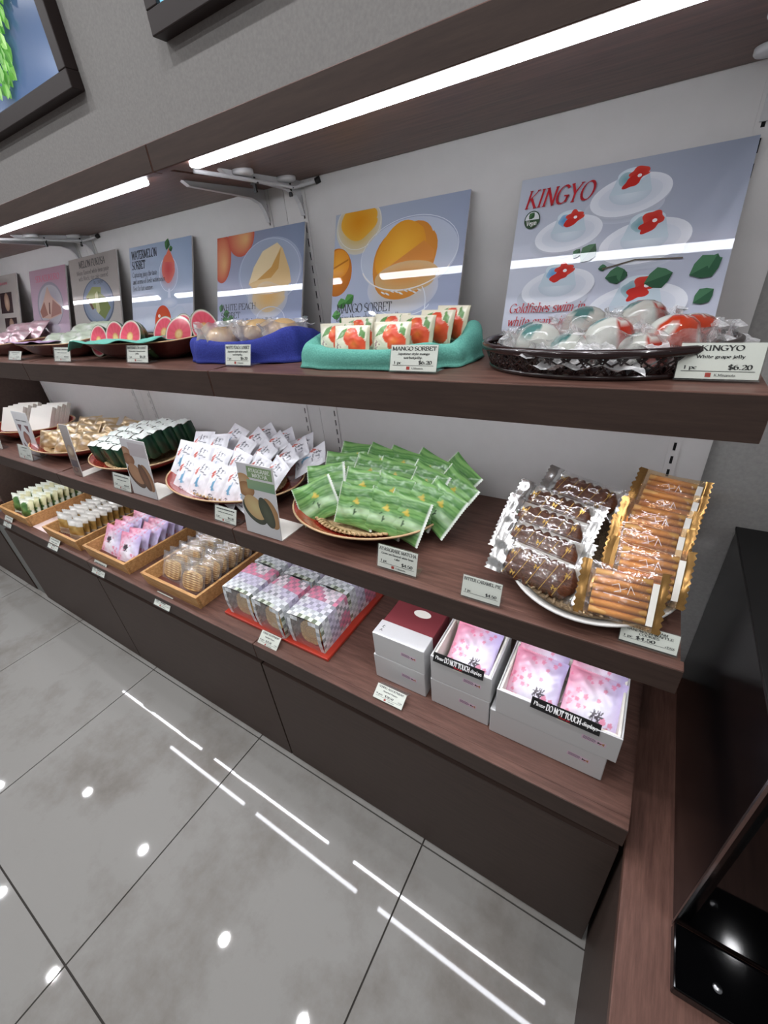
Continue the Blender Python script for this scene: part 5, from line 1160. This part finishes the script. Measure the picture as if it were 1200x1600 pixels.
# cloth nests
def cloth(cx, cy, a, b_, zr, mat, lab, yaw=0, seed=0.0, p=3.2):
    t = thing('wrapping_cloth', lab, 'cloth', (cx, cy, ZM), math.radians(yaw)); n = 120
    pr = [(0, .008), (.5, .008), (.76, .014), (.86, .55), (.93, .95), (1.0, 1.0), (1.05, .85), (1.07, .5), (1.05, .2), (1.09, .015)]
    m = MB()
    def fn(i, j):
        q = 2 * math.pi * i / n; c, s = math.cos(q), math.sin(q); e = 2 / p
        cx_, sy_ = math.copysign(abs(c) ** e, c), math.copysign(abs(s) ** e, s)
        hgt = zr(q); r, f = pr[j]; z_ = f if f < .016 and j < 3 else f * hgt
        w_ = 1 + (.035 * nz(q * 3 + seed, j * .5, seed) + .02 * math.sin(q * 13 + seed)) * min(1, max(0, (r - .7) * 3))
        if j == len(pr) - 1: z_ = .0008 + .003 * max(0, nz(q * 6 + seed, 1))
        return (a * r * cx_ * w_, b_ * r * sy_ * w_, z_ + (.0012 * nz(q * 9 + seed, j) if 2 < j < 9 else 0))
    m.grid(n, len(pr), fn, True, False); o = obj('cloth_fold', m, mat, t, True)
    sb = o.modifiers.new('sub', 'SUBSURF'); sb.levels = 1; sb.render_levels = 1
    so = o.modifiers.new('thick', 'SOLIDIFY'); so.thickness = .0012
    return t
dg = math.degrees
cloth(-.462, -.170, .148, .086, lambda q: .035 + .020 * max(0, math.cos(q - 2.4)) ** 2 + .016 * max(0, math.cos(q - .45)) ** 6 + .004 * math.sin(q * 5), 'cloth_teal', 'teal cloth folded into a nest around the mango boxes', 2, .7)
cloth(-.795, -.160, .152, .076, lambda q: .040 + .016 * math.cos(q + .9) + .010 * math.cos(q * 3 + 1.2), 'cloth_blue', 'royal blue cloth folded into a nest around the wrapped peaches', 3, 2.6)
def c_mango(u, v, f):
    c = mixc((226, 220, 196), (236, 232, 212), nz(u * 4, v * 4) * .5 + .5)
    if f:
        for (a, b_, ra, rb, k) in ((.55, .66, .20, .27, 0), (.74, .36, .24, .32, 1)):
            d = math.hypot((u - a) / ra, (v - b_) / rb)
            if d < 1: c = mixc(mixc((226, 96, 56), (214, 70, 48), v), (232, 138, 60), max(0, .8 - math.hypot(u - a + .08, v - b_ - .1) * 5))
        for T in (((.12, .56), (.42, .92), (.36, .66)), ((.12, .56), (.42, .92), (.26, .84)), ((.76, .98), (.92, .78), (.90, .58)), ((.76, .98), (.78, .7), (.92, .6))):
            if intri(u, v, T): c = mixc((74, 122, 62), (104, 150, 84), v)
        for S in ((.12, .38, .20, .42), (.16, .46, .15, .30), (.12, .24, .2, .28), (.16, .26, .14, .12), (.22, .2, .24, .10), (.25, .36, .28, .34)):
            if seg_d(u, v, S) < .014: c = (150, 110, 120)
        if u > .94: c = (206, 200, 172)
    else: c = mixc(c, (150, 140, 90), .3)
    return c
MEG = [pouch('mango_box', .076, .054, .020, 44, 44, c_mango, 'satin_print', .03, False, .0004, .0006, s, .02) for s in (.6, 3.0)]
for k, (x_, y, dz, yw, ln, lab) in enumerate([(-.548, -.226, .002, -2, 12, 'front left, half hidden'), (-.502, -.246, .000, -4, 14, 'front, second from left'), (-.428, -.240, .003, -8, 14, 'front, third from left'), (-.402, -.206, .008, -14, 16, 'right stack, second'), (-.382, -.176, .012, -18, 18, 'right stack, third'), (-.368, -.146, .015, -22, 18, 'right stack, last'), (-.528, -.186, .006, 0, 12, 'second row left'), (-.470, -.166, .008, -4, 14, 'second row centre')]):
    put('mango_packet', MEG[k % 2], 'cream packet printed with red mangoes in the teal cloth, ' + lab, 'packet', 'mango packets in the teal cloth', (x_, y + .020, ZM + .010 + dz), yw, ln, 0)
PJ = MB(); PJ.lathe([(.033, 0), (.034, .006), (.031, .018), (.024, .028), (.013, .034), (0, .036)], 28); PJ = PJ.mesh('jelly', 'peach_jelly', True)
WRP = [crumple(s, .044, .030, 'wrapper_fin') for s in (1.5, 3.5, 5.5)]
for k, (x_, y, dz, nm) in enumerate([(-.868, -.205, .016, 'left, most covered by film'), (-.775, -.180, .026, 'centre'), (-.712, -.172, .024, 'right'), (-.830, -.150, .022, 'back')]):
    t = thing('wrapped_peach', 'peach jelly in crinkled clear wrap in the blue cloth, ' + nm, 'jelly', (x_, y + .014, ZM + .010 + dz), k * 1.3, 'wrapped peach jellies')
    link('jelly', PJ, t).location.z = .004; o = link('wrapper', WRP[k % 3], t); o.scale = (1, 1, 1.35 if k == 0 else 1.0); o = link('wrapper_end', fin[k % 2], t); o.rotation_euler.z = math.pi - k * 1.3; o.location.z = .014
# red boat trays
def boat(cx, cy, a, b_, h, yaw, lab):
    t = thing('boat_tray', lab, 'tray', (cx, cy, ZM), math.radians(yaw), 'red lacquer boat trays'); n = 72
    m = MB(); pr = [(0, .0004), (.50, .0004), (.56, .001), (.75, .35), (.98, .97), (1.0, 1.0), (.975, 1.0), (.74, .42), (.5, .12), (0, .12)]
    def fn(i, j):
        q = 2 * math.pi * i / n; c, s = math.cos(q), math.sin(q); e = 2 / 4.5
        x_, y_ = math.copysign(abs(c) ** e, c), math.copysign(abs(s) ** e, s); r, f = pr[j]
        return (a * r * x_, b_ * r * y_, (f if f < .01 else f * h * (1 + .18 * (r * x_) ** 4)))
    m.grid(n, len(pr), fn, True, False); obj('hull', m, 'lacquer_dark', t, True)
    m = MB(); m.tube([tuple(Vector(fn(i, 5)) + Vector((0, 0, .0005))) for i in range(n)], .0016, 6, closed=True); obj('rim', m, 'lacquer_rim', t, True)
    return t
boat(-1.168, -.168, .228, .080, .042, 4, 'dark red boat tray holding the watermelon halves')
boat(-1.612, -.168, .205, .080, .040, 4, 'dark red boat tray holding pale green crepes, left of the watermelons')
boat(-2.062, -.168, .225, .080, .040, 4, 'dark red boat tray holding pink crepes at the far left')
cl = MB()
def fnc(i, j):
    u, v = i / 30, j / 12; x_ = -.225 + .36 * u
    return (x_, -.112 + .13 * v + .004 * nz(u * 9, v * 5), .050 - .010 * (1 - v) * (1 - v) * 4 * .25 - .012 * v + .006 * nz(u * 12, v * 6) + (.006 if v < .3 else 0) - (.02 * max(0, .06 - u) / .06 if v < .3 else 0))
cl.grid(31, 13, fnc); t = thing('tray_cloth', 'aqua cloth tucked under the watermelon halves', 'cloth', (-1.172, -.150, ZM + .002), math.radians(4)); o = obj('cloth_fold', cl, 'cloth_teal', t, True); so = o.modifiers.new('thick', 'SOLIDIFY'); so.thickness = .0015
cl = MB()
def fnc(i, j):
    u, v = i / 24, j / 10; return (-.19 + .20 * u, -.100 + .09 * v, .048 + .004 * nz(u * 10, v * 6) - .01 * v)
cl.grid(25, 11, fnc); t = thing('tray_cloth', 'lilac cloth at the front of the pale green crepes', 'cloth', (-1.612, -.155, ZM + .002), math.radians(4)); o = obj('cloth_fold', cl, 'cloth_lilac', t, True); so = o.modifiers.new('thick', 'SOLIDIFY'); so.thickness = .0015
def melon_half():
    r = MB(); n, k = 36, 10
    def fn(i, j):
        a = 2 * math.pi * i / n; f = math.pi / 2 * j / (k - 1); return (.032 * math.cos(f) * math.cos(a), .034 * math.sin(f), .041 * math.cos(f) * math.sin(a))
    def cf(i, j):
        a = 2 * math.pi * (i % n) / n; return (34, 62, 40) if math.sin(a * 7 + .8 * math.sin(j * 1.4)) > -.1 else (84, 112, 70)
    r.grid(n, k, fn, True, False, cf=cf, flip=True); rind = r.mesh('rind', 'satin_print', True)
    c = MB(); rr = [0, .14, .27, .32, .62, .84, .90, .94, 1.0]; cc = [(222, 190, 130), (226, 196, 140), (214, 150, 96), (222, 96, 112), (224, 88, 108), (224, 92, 112), (232, 176, 176), (224, 222, 206), (60, 92, 58)]
    c.grid(n, len(rr), lambda i, j: (.032 * rr[j] * math.cos(2 * math.pi * i / n), 0, .041 * rr[j] * math.sin(2 * math.pi * i / n)), True, False, cf=lambda i, j: mixc(cc[min(j, 8)], (180, 60, 60), .18 * (i % 3 == 0) if 2 < j < 6 else 0)); face = c.mesh('cut_face', 'jelly_print')
    return rind, face
RIND, FACE = melon_half()
for k, (x_, y, dz, yw, ln, nm) in enumerate([(-1.345, -.235, .048, 6, 18, 'front row, far left'), (-1.268, -.228, .054, 10, 14, 'front row, second from left'), (-1.192, -.232, .056, 12, 22, 'front row, third from left'), (-1.105, -.225, .040, 8, 74, 'lying flat at the front'), (-1.030, -.205, .056, 22, 20, 'right of the flat one'), (-.975, -.170, .064, 30, 14, 'far right, largest looking'), (-1.150, -.165, .056, 10, 24, 'back row, left'), (-1.085, -.155, .058, 10, 24, 'back row, centre'), (-1.030, -.145, .062, 14, 24, 'back row, right'), (-1.290, -.165, .046, 10, 20, 'back row, far left')]):
    t = thing('watermelon_half', 'mini watermelon sorbet half with red cut face, ' + nm, 'dessert', (0, 0, 0), 0, 'watermelon halves in the boat tray'); pose(t, (x_, y + .024, ZM + dz - .004), yw + 6, ln, (14, 10, 22, 0, 30, -12, 20, 10, 0, 16)[k])
    link('rind', RIND, t); link('cut_face', FACE, t)
def c_pale(a, b_):
    def c(u, v, f): return mixc(mixc(a, b_, nz(u * 5, v * 6) * .5 + .5), (244, 242, 244), max(0, nz(u * 9, v * 8, 3)) * .8)
    return c
MPG = [pouch('crepe_packet', .11, .085, .03, 20, 18, c_pale((186, 202, 176), (214, 222, 206)), 'satin_print', .08, True, .001, .003, s, .1) for s in (.3, 2.0)]
MPP = [pouch('pink_crepe_packet', .11, .085, .03, 20, 18, c_pale((206, 160, 172), (224, 196, 202)), 'foil_print', .08, True, .001, .003, s, .1) for s in (.3, 2.0)]
for k, (x_, y, dz, yw, ln, nm) in enumerate([(-1.70, -.225, .022, 6, 66, 'front left'), (-1.60, -.225, .024, 6, 66, 'front centre'), (-1.50, -.222, .026, 6, 64, 'front right'), (-1.64, -.165, .036, 6, 62, 'back left'), (-1.54, -.165, .038, 6, 60, 'back right')]):
    put('crepe_packet', MPG[k % 2], 'pale green wrapped crepe in its boat tray, ' + nm, 'packet', 'pale green crepe packets', (x_ - .012, y + .020, ZM + dz), yw, ln)
for k, (x_, y, dz, yw, ln, nm) in enumerate([(-2.20, -.225, .022, 6, 60, 'front left'), (-2.09, -.225, .026, 6, 60, 'front centre'), (-1.98, -.222, .028, 6, 58, 'front right'), (-2.15, -.165, .040, 6, 54, 'back left'), (-2.05, -.165, .042, 6, 54, 'back centre'), (-1.95, -.165, .044, 6, 52, 'back right')]):
    put('pink_crepe_packet', MPP[k % 2], 'pink wrapped crepe in the far left boat tray, ' + nm, 'packet', 'pink crepe packets', (x_, y + .020, ZM + dz), yw, ln)
